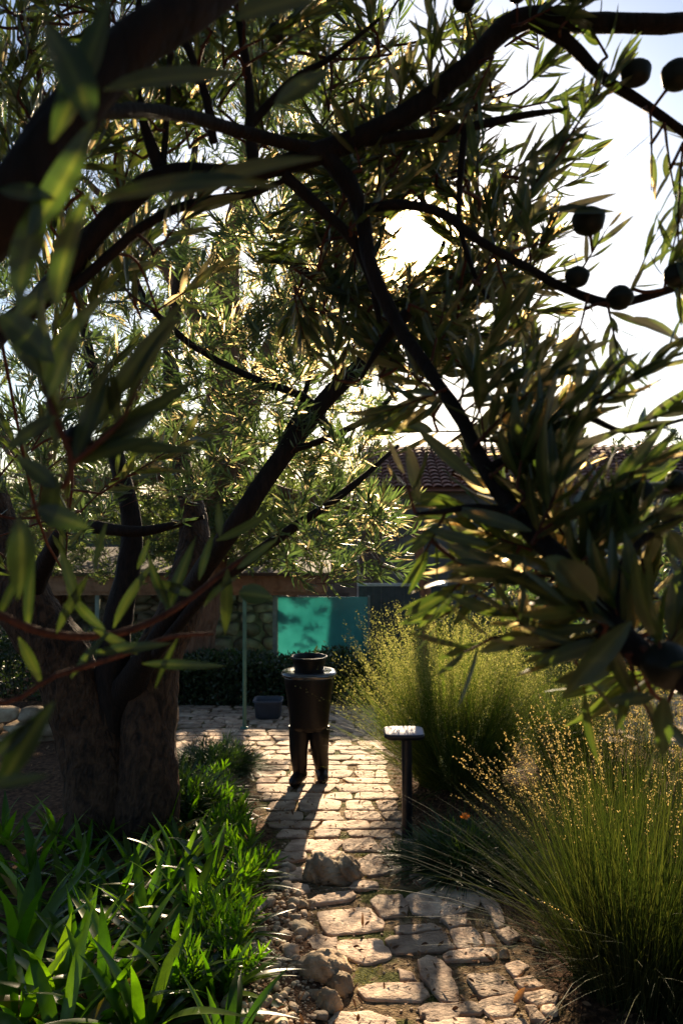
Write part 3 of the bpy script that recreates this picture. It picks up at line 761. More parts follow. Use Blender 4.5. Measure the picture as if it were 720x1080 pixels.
# near clump bottom right
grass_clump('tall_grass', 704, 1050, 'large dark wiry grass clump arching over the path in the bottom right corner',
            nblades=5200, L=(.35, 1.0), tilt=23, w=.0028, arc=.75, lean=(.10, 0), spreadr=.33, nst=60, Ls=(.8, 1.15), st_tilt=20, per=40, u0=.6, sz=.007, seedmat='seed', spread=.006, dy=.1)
grass_clump('tall_grass', 640, 930, 'thin grass tuft with many golden seed stalks leaning left above the dark wiry clump',
            nblades=700, L=(.3, .75), tilt=30, w=.003, arc=.4, spreadr=.16, nst=46, Ls=(.75, 1.1), st_tilt=26, per=80, u0=.42, sz=.0105, seedmat='seed', slean=(-.38, 0), spread=.009)
grass_clump('tall_grass', 705, 885, 'sparse upright golden seed stalks at the right edge in front of the pale paving',
            nblades=500, L=(.3, .7), tilt=34, w=.003, arc=.3, spreadr=.3, nst=170, Ls=(.85, 1.2), st_tilt=10, per=46, u0=.45, sz=.009, seedmat='seed', spread=.008)
grass_clump('tall_grass', 650, 850, 'pale seeding grass tuft between the green clump and the right edge, low over the paving',
            nblades=700, L=(.3, .8), tilt=34, w=.003, arc=.3, spreadr=.25, nst=150, Ls=(.8, 1.15), st_tilt=14, per=40, u0=.45, sz=.009, seedmat='seed_green', spread=.008)

def tuft(px, py, r, h, n, label, mat='dark_tuft', flower=False, w=.009, group='low dark tufts beside the path'):
    x, y = gpx(px, py); z = float(ground(x, y))
    root = empty('leafy_tuft', (x, y, z), label, 'plant', group)
    mb = MB(); k = n
    az = rng.uniform(0, 2*pi, k); rr = r*.62*np.sqrt(rng.random(k)); P = np.column_stack([x+rr*np.cos(az), y+rr*np.sin(az), np.zeros(k)]); P[:, 2] = ground(P[:, 0], P[:, 1])-.01
    tl = np.radians(12+58*rr/(r*.62)+rng.normal(0, 12, k)); az = az+rng.normal(0, .5, k)
    D = np.column_stack([np.sin(tl)*np.cos(az), np.sin(tl)*np.sin(az), np.cos(tl)])
    N = norm(np.array([0, 0, 1.])-D*D[:, 2:3])+rng.normal(0, .3, (k, 3))
    leaf_batch(mb, P, D, N, rng.uniform(.6, 1.15, k)*h, w, rng.uniform(.2, .7, k), ns=6, fold=.2, three=False, prof=(.8, 1, 1, .7, .05))
    # small leaves knitting the dome
    q = n//2; u = rvec(q); u[:, 2] = np.abs(u[:, 2]); P = np.array([x, y, z])+u*np.array([r*.85, r*.85, h*.8])*rng.uniform(.5, 1, (q, 1))
    leaf_batch(mb, P, u+rvec(q)*.8, rvec(q)+u, rng.uniform(.04, .09, q), w*1.1, .3, ns=4, three=False)
    mb.build('foliage', MAT[mat], root)
    if flower:
        f = MB(); fx, fy, fz = at(490, 861, y-.1)
        f.tube([(x, y, z), (fx, fy, z+h*.6), (fx, fy, fz-.01)], [.002, .002, .0016], 5, 0)
        k = 14; leaf_batch(f, np.tile([(fx, fy, fz-.01)], (k, 1)), rvec(k)+np.array([0, 0, .9]), rvec(k), .032, .014, .2, ns=5, mat=1)
        f.build('flower', [MAT['dark_tuft'], leafmat('petal', [(.7, .22, .03), (.8, .35, .06)], .4, tcol=(1, .8, .5), tmul=1)], root)
tuft(490, 916, .34, .30, 1500, 'dark mounded tuft with one small orange flower right of the black post', flower=True)
tuft(538, 925, .22, .22, 600, 'dark low tuft between the orange flowered mound and the big wiry grass')
tuft(228, 812, .44, .30, 1500, 'dark dome of fine leaves on the left of the path beside the green pole')
tuft(190, 868, .28, .36, 900, 'dark bushy tuft at the foot of the thick forked trunk', w=.012)
tuft(420, 905, .10, .10, 160, 'tiny tuft growing against the foot of the black post')

# hedges at the back of the court
def hedge(x0, x1, y, h, t, label, n, mat='hedge_leaf'):
    z = float(ground((x0+x1)/2, y)); root = empty('hedge', ((x0+x1)/2, y, z), label, 'hedge', 'clipped dark hedges behind the court')
    mb = MB()
    for k in range(int((x1-x0)/.12)):
        bx_ = rng.uniform(x0, x1); by_ = y+rng.uniform(-t, t)*.5
        mb.tube([(bx_, by_, z-.02), (bx_+rng.normal(0, .05), by_, z+h*.5), (bx_+rng.normal(0, .12), by_+rng.normal(0, .08), z+h*.9)], [.01, .007, .003], 5, 0, res=1)
    P = np.column_stack([rng.uniform(x0, x1, n), y+rng.uniform(-.5, .5, n)*t, z+h*rng.random(n)**.8])
    P[:, 2] += .12*h*fnoise(P[:, 0], P[:, 1], 3.5, 17)*(P[:, 2]-z)/h; P[:, 1] += .09*fnoise(P[:, 0], P[:, 2], 4, 18)
    D = rvec(n)+np.column_stack([np.zeros(n), (P[:, 1]-y)/t, .5*np.ones(n)])
    leaf_batch(mb, P, D, rvec(n), rng.uniform(.045, .09, n), .03, .2, ns=3, mat=1, three=False, prof=(.3, 1, .1))
    mb.build('foliage', [MAT['dark_bark'], MAT[mat]], root)
hedge(-2.5, .55, 10.15, .64, .7, 'dark hedge across the back of the court behind the black figure', 17000)
hedge(-6.5, -2.7, 10.3, 1.0, .8, 'dark hedge at the back left behind the thick forked trunk', 9000)
hedge(1.0, 6.8, 11.2, 1.35, .8, 'dark hedge behind the tall grasses on the right', 16000)

# ================================================================== LEFT BED: strap leaved plants
def strap_mesh(seed, n, L, wd, up=30):
    mb = MB(); az = np.arange(n)*2.4+rng.normal(0, .3, n); t = np.arange(n)/n
    tl = np.radians(8+up*1.5*t+rng.normal(0, 8, n)); r = .02+.02*t
    P = np.column_stack([r*np.cos(az), r*np.sin(az), np.full(n, -.02)])
    D = np.column_stack([np.sin(tl)*np.cos(az), np.sin(tl)*np.sin(az), np.cos(tl)])
    N = norm(np.array([0, 0, 1.])-D*D[:, 2:3])+rng.normal(0, .15, (n, 3))
    leaf_batch(mb, P, D, N, L*rng.uniform(.7, 1.15, n), wd*rng.uniform(.8, 1.2, n), rng.uniform(.35, 1.0, n)*(.4+t), ns=12, fold=.28, rnd=np.where(rng.random(n) < .025, 1, rng.random(n)*.66), prof=(.3, .6, .9, 1, .95, .75, .4, .02))
    return mb
def bed_plants():
    protos = []
    for k in range(5):
        mb = strap_mesh(k, [21, 22, 20, 24, 20][k], [.36, .32, .38, .30, .34][k], [.048, .041, .051, .039, .045][k], 56); me = mb.build('strap_leaf_plant', MAT['strap_leaf'])
        protos.append(me)
    small = []
    for k in range(4):
        mb = strap_mesh(k+9, 20, .26, .022, 38)
        # leafy stem: smaller leaves up a short stem
        lf = Leafer()
        for q in range(5): sprig(mb, lf, np.array([rng.normal(0, .04), rng.normal(0, .04), -.01]), np.array([rng.normal(0, .35), rng.normal(0, .35), 1]), rng.uniform(.16, .28), 16, .12, .019, .003, spread=(30, 70))
        lf.R = [q*.66 for q in lf.R]; lf.emit(mb, ns=6); small.append(mb.build('leafy_plant', MAT['strap_leaf']))
    spots = []
    # (px, py, scale, kind)
    big = [(60, 1075, 1.15), (125, 1060, 1.1), (15, 1040, 1.15), (100, 1010, 1.0), (180, 1040, .95), (40, 985, 1.0), (150, 985, 1.0), (205, 990, .9), (90, 955, .9), (10, 945, .95),
           (140, 935, .9), (190, 940, .95), (225, 950, .8), (60, 915, .85), (115, 905, .8), (170, 905, .85), (215, 915, .85), (5, 900, .85), (230, 1085, .8), (150, 1120, 1.1), (60, 1140, 1.1), (240, 1150, .8), (200, 880, .7), (85, 1040, 1.0), (150, 1015, .95), (30, 1010, .95), (185, 1075, .9), (110, 1100, 1.0), (20, 1100, 1.05), (70, 975, .9), (125, 965, .9), (175, 965, .85), (35, 940, .9), (90, 925, .8), (190, 915, .75), (140, 890, .7), (60, 890, .75)]
    for i, (px, py, s) in enumerate(big): spots.append((px, py, s, protos[i % 5]))
    for i, (px, py, s) in enumerate([(250, 925, .85), (238, 895, .9), (262, 905, .8), (228, 870, .9), (250, 880, .8), (262, 950, .8), (245, 975, .85), (222, 1000, .8), (255, 1010, .75), (240, 1045, .75), (215, 1035, .8), (252, 1070, .6), (236, 850, .7), (270, 930, .65), (205, 855, .8), (222, 838, .75), (250, 860, .7), (208, 1075, .8)]):
        spots.append((px, py, s, small[i % 4]))
    used = set()
    special = {(60, 1075): 'strap leaved plant with the tallest upright leaves in the bottom left corner', (60-45, 1040): 'strap leaved plant cut by the left edge of the picture near the bottom',
               (205, 990): 'strap leaved plant in the middle of the left bed, a pale blade bent over it'}
    for px, py, s, pr in spots:
        x, y = gpx(px, py)
        if pr in used: o = pr.copy(); COL.objects.link(o)
        else: o = pr; used.add(pr)
        o.location = (x, y, float(ground(x, y))); o.scale = (s, s, s*rng.uniform(.9, 1.1)); o.rotation_euler = (0, 0, rng.uniform(0, 6.28))
        if pr in protos: tag(o, special.get((px, py), 'broad strap leaved plant in the shaded left bed below the forked trunk'), 'plant', 'strap leaved plants in the left bed')
        else: tag(o, 'bushy bright green leafy plant along the pebbles at the right side of the left bed', 'plant', 'leafy plants edging the left bed')
bed_plants()

# ================================================================== TREE WITH THE THICK FORKED TRUNK (left)
def mk_forked_tree():
    T = Tree(); d = 4.6
    bx, by = gpx(128, 893); bz = float(ground(bx, by))
    root = empty('forked_tree', (bx, by, bz), 'thick forked rough barked tree left of the path with long dark limbs', 'tree')
    R = lambda px, dd: px/F*dd
    # trunk base and its two great stems
    T.limb([at(122, 935, d), at(116, 870, d), at(104, 800, d), at(86, 745, d), at(62, 690, d), at(28, 640, d), at(-5, 560, d+.1), at(-30, 450, d+.2), at(-40, 320, d+.3)],
           [R(66, d), R(47, d), R(38, d), R(33, d), R(31, d), R(30, d), R(24, d), R(18, d), R(10, d)], 'trunk', 28, .05, 6, MAT['trunk_bark'])
    T.limb([at(148, 905, d-.05), at(156, 830, d-.1), at(158, 760, d-.05), at(168, 690, d), at(195, 630, d+.1), at(205, 560, d+.3), at(190, 480, d+.5), at(180, 380, d+.7), at(195, 250, d+.9), at(210, 120, d+1)],
           [R(36, d), R(31, d), R(27, d), R(25, d), R(22, d), R(16, d), R(12, d), R(9, d), R(6, d), R(3, d)], 'trunk', 26, .05, 6, MAT['trunk_bark'])
    T.limb([at(118, 770, d), at(120, 700, d-.05), at(128, 640, d), at(140, 560, d+.1), at(120, 470, d+.2), at(90, 350, d+.4), at(70, 200, d+.5)], [R(20, d), R(17, d), R(14, d), R(11, d), R(9, d), R(6, d), R(3, d)], 'branch', 16)
    # dark limbs reaching up to the right
    e = 3.7
    T.limb([at(116, 800, d+.05), at(124, 752, d+.02), at(148, 705, 4.38), at(185, 645, 4.08), at(240, 565, e), at(290, 492, e), at(340, 425, e), at(398, 368, e), at(440, 325, e), at(470, 250, e)],
           [R(22, d), R(18, d), R(13, d), R(11, e), R(10.5, e), R(10, e), R(9.5, e), R(8, e), R(4, e), R(2, e)], 'branch', 14)
    T.limb([at(165, 690, 4.2), at(215, 628, 3.9), at(262, 590, 3.8), at(310, 556, 3.8), at(365, 518, 3.8), at(420, 470, 3.9)], [R(7, e), R(7, e), R(6.5, e), R(5.5, e), R(4, e), R(2, e)], 'branch', 10)
    T.limb([at(345, 452, e), at(322, 420, e), at(270, 400, e), at(215, 372, e), at(180, 345, e-.1), at(150, 310, e-.1), at(135, 260, e)], [R(5, e), R(4.5, e), R(4, e), R(3.5, e), R(3.5, e), R(3, e), R(2, e)], 'branch', 8)
    T.limb([at(290, 492, e), at(300, 460, e+.1), at(318, 425, e+.2), at(330, 370, e+.3), at(322, 300, e+.4)], [R(4, e), R(3.5, e), R(3, e), R(2.5, e), R(1.5, e)], 'branch', 8)
    T.limb([at(300, 478, e), at(345, 462, e-.1), at(390, 440, e-.1), at(425, 405, e)], [R(4, e), R(3.5, e), R(3, e), R(1.5, e)], 'branch', 8)
    T.limb([at(398, 368, e), at(375, 330, e), at(345, 300, e+.1), at(300, 270, e+.1), at(260, 200, e+.2)], [R(5, e), R(4, e), R(3.5, e), R(3, e), R(1.5, e)], 'branch', 8)
    T.limb([at(28, 640, d), at(60, 570, d-.3), at(85, 555, d-.4), at(150, 560, d-.5), at(215, 545, d-.5)], [R(10, d), R(8, d), R(7, d), R(5, d), R(2, d)], 'branch', 10)
    tg = []
    for n, cx, cy, rx, ry, d0, d1 in [(170, 90, 210, 110, 150, 3.4, 5.2), (140, 210, 200, 120, 140, 3.3, 5.2), (140, 290, 330, 110, 100, 3.3, 4.8), (90, 120, 470, 130, 110, 3.4, 4.8),
                                       (70, 230, 440, 110, 90, 3.5, 4.8), (80, 330, 420, 80, 90, 3.3, 4.6), (45, 345, 560, 60, 60, 3.5, 4.6), (100, 350, 230, 80, 130, 3.3, 4.8), (60, 30, 330, 80, 200, 3.4, 5), (130, 150, 50, 180, 60, 3.2, 4.8), (35, 330, 60, 90, 70, 3.2, 4.8), (20, 395, 575, 30, 45, 3.6, 4.2)]:
        tg += region(n, cx, cy, rx, ry, d0, d1)
    tg = [p for p in tg if not near_sun(p, 45) and not in_shaft(p)]
    def sp(t, dr):
        dd = norm(dr*.5+np.array([rng.normal(.1, .5), rng.normal(0, .5), rng.uniform(.2, 1.0)]))
        sprig(T.mb, T.lf, t, dd, rng.uniform(.12, .24), 22, .105, .0125, .0022, spread=(18, 62), start=.15)
    T.grow(tg, sp)
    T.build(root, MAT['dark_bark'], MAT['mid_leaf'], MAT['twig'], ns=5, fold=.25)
mk_forked_tree()

# ================================================================== BACKGROUND TREES
def back_tree(name, label, trunk, rad, limbs, regs, leaf=(.085, .014), nl=22, matl='far_leaf', bark='red_bark', spl=(.15, .32), grp='trees behind the court', shaft=True, overhead=0):
    T = Tree(); b = trunk[0]
    root = empty(name, (b[0], b[1], float(gbase(b[1]))), label, 'tree', grp)
    T.limb(trunk, rad, 'trunk', 18, .05, 5, MAT[bark])
    for P, R in limbs: T.limb(P, R, 'branch', 10, .05, 4, MAT[bark])
    tg = []
    for r in regs: tg += region(*r)
    over = []
    for k in range(overhead):  # extra leaves above the frame, added to hold sky light off the court
        q = np.array([rng.uniform(-6.5, 6), rng.uniform(4, 14), 0]); q[2] = max(6.8, 1.6+.74*q[1])+rng.uniform(.2, 3.0)
        if in_shaft(q, -3, 3, 0, 8.6): continue
        over.append(q)
    tg = [p for p in tg if not near_sun(p, 40) and not (shaft and in_shaft(p)) and p[2] > gbase(p[1])+.4]
    def sp(t, dr):
        dd = norm(dr*.6+np.array([rng.normal(0, .6), rng.normal(0, .6), rng.uniform(.0, .9)]))
        sprig(T.mb, T.lf, t, dd, rng.uniform(*spl), nl, leaf[0], leaf[1], .004, spread=(20, 75), start=.05, sides=4)
    T.grow(tg, sp, maxr=.04, twr=.004, rk=.012)
    if over: T.grow(over, lambda t, dr: sprig(T.mb, T.lf, t, norm(dr*.6+rvec()[0]), .45, 24, leaf[0]*2, leaf[1]*2.4, .006, spread=(20, 75), start=.05, sides=4), maxr=.06, twr=.006, rk=.014)
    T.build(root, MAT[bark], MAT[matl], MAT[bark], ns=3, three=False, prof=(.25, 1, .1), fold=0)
d = 10.6
back_tree('tall_tree', 'tall tree with thick reddish brown forking trunk seen through the foliage left of centre',
          [at(196, 760, d), at(202, 660, d), at(218, 590, d), at(240, 510, d), at(243, 430, d), at(236, 340, d), at(238, 270, d), at(258, 200, d), at(268, 100, d), at(262, -40, d)],
          [.42, .37, .35, .34, .33, .26, .20, .15, .11, .05],
          [([at(250, 470, d), at(272, 400, d), at(300, 330, d), at(330, 240, d), at(380, 130, d)], [.18, .15, .11, .08, .03]),
           ([at(244, 400, d), at(205, 330, d), at(150, 250, d+.4), at(80, 180, d+.6)], [.14, .11, .08, .03]),
           ([at(246, 500, d), at(300, 520, d-.5), at(350, 530, d-.8), at(385, 540, d-1)], [.10, .08, .05, .02]),
           ([at(246, 520, d), at(190, 500, d-.5), at(120, 510, d-1), at(60, 500, d-1)], [.12, .09, .06, .03])],
          [(560, 230, 200, 180, 190, 9, 12.5), (420, 210, 400, 160, 90, 9.4, 11.8), (620, 250, 530, 150, 75, 8.9, 11.0), (300, 110, 540, 130, 75, 9, 11.4), (170, 350, 430, 60, 90, 9.2, 11), (140, 330, 100, 90, 110, 9, 12), (120, 370, 560, 40, 50, 9, 11), (300, 260, 565, 120, 34, 9, 11)], overhead=1500, leaf=(.11, .021))
d = 13.5
back_tree('spreading_tree', 'fine leaved spreading tree at the far left behind the forked trunk',
          [at(40, 770, d), at(50, 640, d), at(45, 500, d), at(70, 360, d), at(60, 200, d)], [.3, .25, .2, .12, .05],
          [([at(48, 560, d), at(110, 470, d), at(170, 380, d)], [.12, .09, .04]), ([at(46, 520, d), at(-20, 430, d), at(-80, 340, d)], [.12, .09, .04])],
          [(420, 60, 420, 170, 150, 12, 15), (330, 120, 550, 220, 60, 11.6, 14.5), (200, 20, 200, 120, 160, 12, 15)], leaf=(.14, .03))
d = 16
back_tree('spreading_tree', 'rounded golden green tree rising behind the shelter roof',
          [at(300, 740, d), at(305, 640, d), at(300, 560, d), at(310, 480, d)], [.25, .2, .16, .06],
          [([at(303, 590, d), at(230, 530, d), at(190, 480, d)], [.12, .09, .04]), ([at(303, 560, d), at(350, 500, d), at(375, 450, d)], [.10, .07, .03])],
          [(420, 270, 500, 150, 80, 14.6, 17.5)], leaf=(.15, .035))
d = 19
back_tree('spreading_tree', 'dense dark tree at the far right behind the tiled roof',
          [at(640, 720, d), at(645, 600, d), at(640, 520, d), at(645, 490, d)], [.3, .26, .2, .1],
          [([at(642, 560, d), at(590, 510, d), at(560, 480, d)], [.12, .09, .04])],
          [(120, 700, 500, 70, 50, 17.8, 20.5), (70, 560, 520, 90, 25, 18.5, 20.5)], leaf=(.16, .04), matl='hedge_leaf', shaft=False)
d = 8.6
back_tree('leafy_tree', 'bushy green tree behind the tall grasses on the right, under the near foliage',
          [at(640, 790, d), at(645, 700, d), at(640, 620, d), at(660, 560, d)], [.14, .12, .09, .05],
          [([at(642, 660, d), at(600, 610, d), at(560, 580, d)], [.06, .05, .02]), ([at(642, 640, d), at(700, 590, d), at(740, 570, d)], [.06, .05, .02])],
          [(170, 650, 600, 110, 65, 7.8, 9.6), (50, 540, 600, 50, 40, 8, 9.2)], leaf=(.10, .022), matl='mid_leaf', bark='trunk_bark')

# ================================================================== SHELTER AND BUILDINGS AT THE BACK
def tube_box(mb, x0, x1, y0, y1, z0, z1, mat=0): mb.box(x0, x1, y0, y1, z0, z1, mat)
def mk_shelter():
    d = 12.2; zg = float(gbase(d+.5)); ze = at(0, 628, d)[2]; zt = at(0, 606, d)[2]
    xl, xr = -7.4, at(345, 0, d)[0]
    root = empty('garden_shelter', ((xl+xr)/2, d+1, zg), 'low open garden shelter with a brown fascia and a teal screen behind the black figure', 'shelter')
    wood = barkmat('fascia_wood', (.20, .11, .06), (.36, .21, .12), 6, .3, 1)
    roofm = rockmat('felt_roof', [(.3, (.05, .038, .03)), (.6, (.09, .065, .05)), (.8, (.13, .095, .07))], 5, .4)
    m = MB(); m.box(xl, xr, d, d+.04, ze+.06, zt); m.box(xl+.01, xr-.02, d+.042, d+.10, ze, ze+.12); m.build('fascia', wood, root, False)
    m = MB(); V = [(xl-.1, d-.12, zt-.01), (xr+.06, d-.12, zt-.01), (xr+.02, d+2.2, zt+.30), (xl-.1, d+2.2, zt+.30)]
    V = V+[(a, b, c+.05) for a, b, c in V]
    m.add(V, [(0, 3, 2, 1), (4, 5, 6, 7), (0, 1, 5, 4), (1, 2, 6, 5), (2, 3, 7, 6), (3, 0, 4, 7)])
    m.build('roof', roofm, root, False)
    pm = flatmat('pale_frame', (.20, .25, .20), .6)
    for px in (289, 199, 100):
        x = at(px, 0, d)[0]; m = MB(); m.box(x-.035, x+.035, d+.12, d+.19, zg-.2, ze+.02); m.build('post', pm, root, False)
    # rubble stone back wall under the left of the roof
    m = MB(); x = xl
    sm = rockmat('rubble', [(.3, (.10, .09, .06)), (.5, (.22, .19, .13)), (.75, (.34, .30, .21))], 5, .9)
    z = zg-.2; row = 0
    while z < ze+.2:
        h = rng.uniform(.16, .28); x = xl
        while x < at(278, 0, d)[0]:
            wd = rng.uniform(.25, .55)
            rock_mb(m, (x+wd/2, d+1.9, z+h/2), wd/2*1.1, .16, h/2*1.15, int(rng.integers(1e6)), planes=14, res=6, rnd=rng.random(), soft=8); x += wd
        z += h
    m.box(xl, at(281, 0, d)[0], d+1.93, d+2.05, zg-.2, ze+.30)
    m.build('rubble_wall', sm, root)
    # teal translucent screen
    s, N, L = newmat('teal_screen')
    nz = N.new('ShaderNodeTexNoise'); nz.inputs['Scale'].default_value = 1.6; nz.inputs['Detail'].default_value = 9
    g = N.new('ShaderNodeNewGeometry'); L.new(g.outputs['Position'], nz.inputs['Vector'])
    r = ramp(N, [(.2, (.07, .30, .29)), (.55, (.14, .45, .43)), (.85, (.24, .60, .58))]); L.new(nz.outputs['Fac'], r.inputs[0])
    p = N.new('ShaderNodeBsdfPrincipled'); p.inputs['Roughness'].default_value = .25; L.new(r.outputs[0], p.inputs['Base Color'])
    t = N.new('ShaderNodeBsdfTranslucent'); L.new(r.outputs[0], t.inputs['Color'])
    ms = N.new('ShaderNodeMixShader'); ms.inputs[0].default_value = .55; L.new(p.outputs[0], ms.inputs[1]); L.new(t.outputs[0], ms.inputs[2])
    o = N.new('ShaderNodeOutputMaterial'); L.new(ms.outputs[0], o.inputs['Surface'])
    x0, x1 = at(292, 0, d)[0], at(388, 0, d)[0]
    m = MB(); m.box(x0, x1, d+.20, d+.215, zg, at(0, 631, d)[2]); m.build('screen_panel', s, root, False)
    for a_, b_ in ((x0-.05, x0-.005), (x1+.005, x1+.04)):
        m = MB(); m.box(a_, b_, d+.19, d+.23, zg, at(0, 630, d)[2]); m.build('screen_post', pm, root, False)
mk_shelter()

def mk_fence():
    d = 13.2; x0, x1 = at(378, 0, d)[0], at(470, 0, d)[0]; z0 = float(gbase(d)); z1 = at(0, 617, d)[2]
    root = empty('board_fence', ((x0+x1)/2, d, z0), 'dark fence with a thin pale top rail between the teal screen and the tall grass', 'fence')
    m = MB(); x = x0
    while x < x1: m.box(x, x+.13, d, d+.02, z0-.1, z1-.02); x += .135
    m.build('boards', flatmat('dark_board', (.05, .055, .055), .7), root, False)
    m = MB(); m.box(x0-.02, x1+.02, d-.03, d+.05, z1-.018, z1+.03); m.build('rail', flatmat('pale_rail', (.45, .45, .42), .5), root, False)
mk_fence()

def mk_house():
    d = 17; zg = float(gbase(d)); x0, x1 = at(402, 0, d)[0], 12.0
    ze = at(0, 512, d)[2]
    root = empty('tiled_house', ((x0+x1)/2, d+2, zg), 'dark rendered house with a reddish tiled roof behind the trees on the right', 'house')
    wallm = rockmat('render_wall', [(.3, (.07, .075, .075)), (.6, (.11, .115, .11)), (.8, (.15, .15, .14))], 2.5, .8, fine=18)
    m = MB(); m.box(x0, x1, d, d+4, zg-.3, ze); m.build('wall', wallm, root, False)
    m = MB(); m.box(x0-.5, x0-.003, d+.6, d+3, zg-.3, ze-.5); m.build('side_wing', flatmat('pale_render', (.09, .095, .10), .85), root, False)
    # tiles: rows of half round tiles on a slope, one mesh
    m = MB(); tm = rockmat('roof_tile', [(.3, (.20, .085, .06)), (.5, (.32, .15, .10)), (.75, (.42, .22, .16))], 4, .5)
    yr, zr = d+2.0, ze+1.05
    rows = 13; n = int((x1-x0+.8)/.22)
    for i in range(rows):
        t0, t1 = i/rows, (i+1.15)/rows
        for j in range(n):
            xa = x0-.4+j*.22
            a = np.linspace(0, pi, 5)
            V = []
            for t, lift in ((t0, .05), (min(t1, 1.02), .0)):
                yy = d-.45+(yr-d+.45)*t; zz = ze-.12+(zr-ze+.12)*t+lift
                for q in a: V.append((xa+.11-.115*cos(q), yy, zz+.07*sin(q)))
            m.add(V, [(k, k+1, k+6, k+5) for k in range(4)], 0, rng.random())
    V = [(x0-.4, yr, zr+.02), (x1+.4, yr, zr+.02), (x1+.4, d+4.4, ze-.12), (x0-.4, d+4.4, ze-.12)]; m.add(V, [(0, 1, 2, 3)])
    V = [(x0-.4, d-.4, ze-.14), (x1+.4, d-.4, ze-.14), (x1+.4, yr, zr-.06), (x0-.4, yr, zr-.06)]; m.add(V, [(0, 1, 2, 3)])
    m.build('roof', tm, root)
    m = MB(); m.box(x0+.003, x0+.06, d+.003, d+3.99, ze+.003, ze+.08); m.build('eave', flatmat('eave', (.12, .09, .07), .7), root, False)
    for cx in (3.4, 6.4, 9.2):
        m = MB(); m.box(cx-.5, cx+.5, d-.05, d-.003, zg+1.1, zg+2.3); f = m.build('window', flatmat('window_frame', (.25, .2, .15), .6), root, False)
        m = MB(); m.box(cx-.43, cx+.43, d-.06, d-.052, zg+1.17, zg+2.23); m.build('pane', flatmat('glass_dark', (.01, .015, .018), .05, spec=.8), f, False)
mk_house()

# an unseen broad tree added right of the view to darken that side
back_tree('leafy_tree', 'unseen broad leafy tree added out of view on the right to cut sky light',
          [(5.2, 5.0, -.6), (5.1, 5.0, 1.0), (5.0, 5.1, 2.4), (4.9, 5.2, 4.2)], [.22, .18, .14, .05],
          [([(5.1, 5.0, 1.4), (4.6, 4.2, 2.4), (4.3, 3.4, 3.2)], [.09, .07, .03])],
          [(300, 1150, 380, 300, 420, 3.6, 6.2)], leaf=(.12, .028), matl='mid_leaf', bark='trunk_bark')

def far_wall():
    m = MB(); y = 30; z = float(gbase(y)); top = at(0, 597, y)[2]; r = 0; zz = z-.1
    while zz < top:
        x = -24+.3*(r % 2)
        while x < 1.2:
            m.box(x+.012, x+.588, y+rng.uniform(-.012, .012), y+.3, zz+.01, zz+.29, 0, rng.random()); x += .6
        zz += .3; r += 1
    m.box(-24, 1.2, y+.03, y+.27, z-.1, top+.05); m.box(-24.1, 1.3, y-.05, y+.35, top+.1, top+.2)
    tag(m.build('boundary_wall', rockmat('block', [(.3, (.05, .045, .04)), (.6, (.09, .08, .07)), (.8, (.13, .12, .10))], 2, .6), smooth=False, loc=(-11, y, z)), 'far dark block wall glimpsed between the shelter roof and the dark house', 'wall')
far_wall()
# slim things in the court
def mk_poles():
    x, y = gpx(258, 770); z = float(gbase(y)); t = at(258, 618, y)[2]
    root = empty('green_pole', (x, y, z), 'thin green metal pole standing at the left of the court beside the dark dome tuft', 'pole')
    gm = flatmat('green_metal', (.07, .16, .11), .4, spec=.5)
    m = MB(); m.tube([(x, y, z-.05), (x, y, (z+t)/2), (x, y, t)], [.022, .022, .022], 14, 0, res=1); m.build('shaft', gm, root)
    m = MB(); m.lathe([(.001, .02), (.024, .02), (.045, .012), (.05, 0)][::-1], 20, 0, (x, y, z+.022)); m.build('base_plate', gm, root)
    y = 7.9; a = at(450, 660, y); z = float(ground(a[0], y)); x = a[0]
    m = MB(); m.tube([(x+.03, y, z-.1), (x+.02, y, z+1.0), (x-.02, y, at(0, 620, y)[2]), at(441, 575, y), at(438, 545, y)], [.085, .075, .062, .055, .045], 14, 0, rough=.07)
    m.tube([at(442, 580, y), at(450, 555, y), at(455, 535, y)], [.035, .03, .018], 8, 0, rough=.06)
    tag(m.build('dead_trunk', MAT['red_bark'], loc=(x, y, z)), 'slim dark reddish dead trunk rising behind the feathery grass clump', 'tree trunk')
    x, y = gpx(283, 758); z = float(gbase(y))+.02; m = MB()
    ex = 5
    m.lathe([(.01, .004), (.13, .0), (.15, .02), (.165, .19), (.18, .2), (.18, .22), (.16, .22), (.15, .18), (.14, .15), (.01, .15)], 32, 0, (x, y, z), 1, .8, ex)
    tag(m.build('planter_tub', flatmat('grey_tub', (.05, .055, .07), .7), loc=(x, y, z)), 'small square grey tub on the paving behind the left of the black figure', 'planter')
mk_poles()

def low_wall():
    m = MB(); y = 7.3
    z = float(gbase(y))
    for r in range(3):
        x = -4.6+.13*(r % 2)
        while x < -2.35:
            wd = rng.uniform(.22, .34); rock_mb(m, (x+wd/2, y, z+.07+r*.13), wd/2*1.12, .12, .075, int(rng.integers(1e6)), planes=10, res=6, rnd=rng.random(), soft=14); x += wd
    tag(m.build('stone_wall', MAT['rock'], loc=(-3.4, y, z)), 'low stone wall behind the thick trunk at the left edge', 'stone wall')
low_wall()

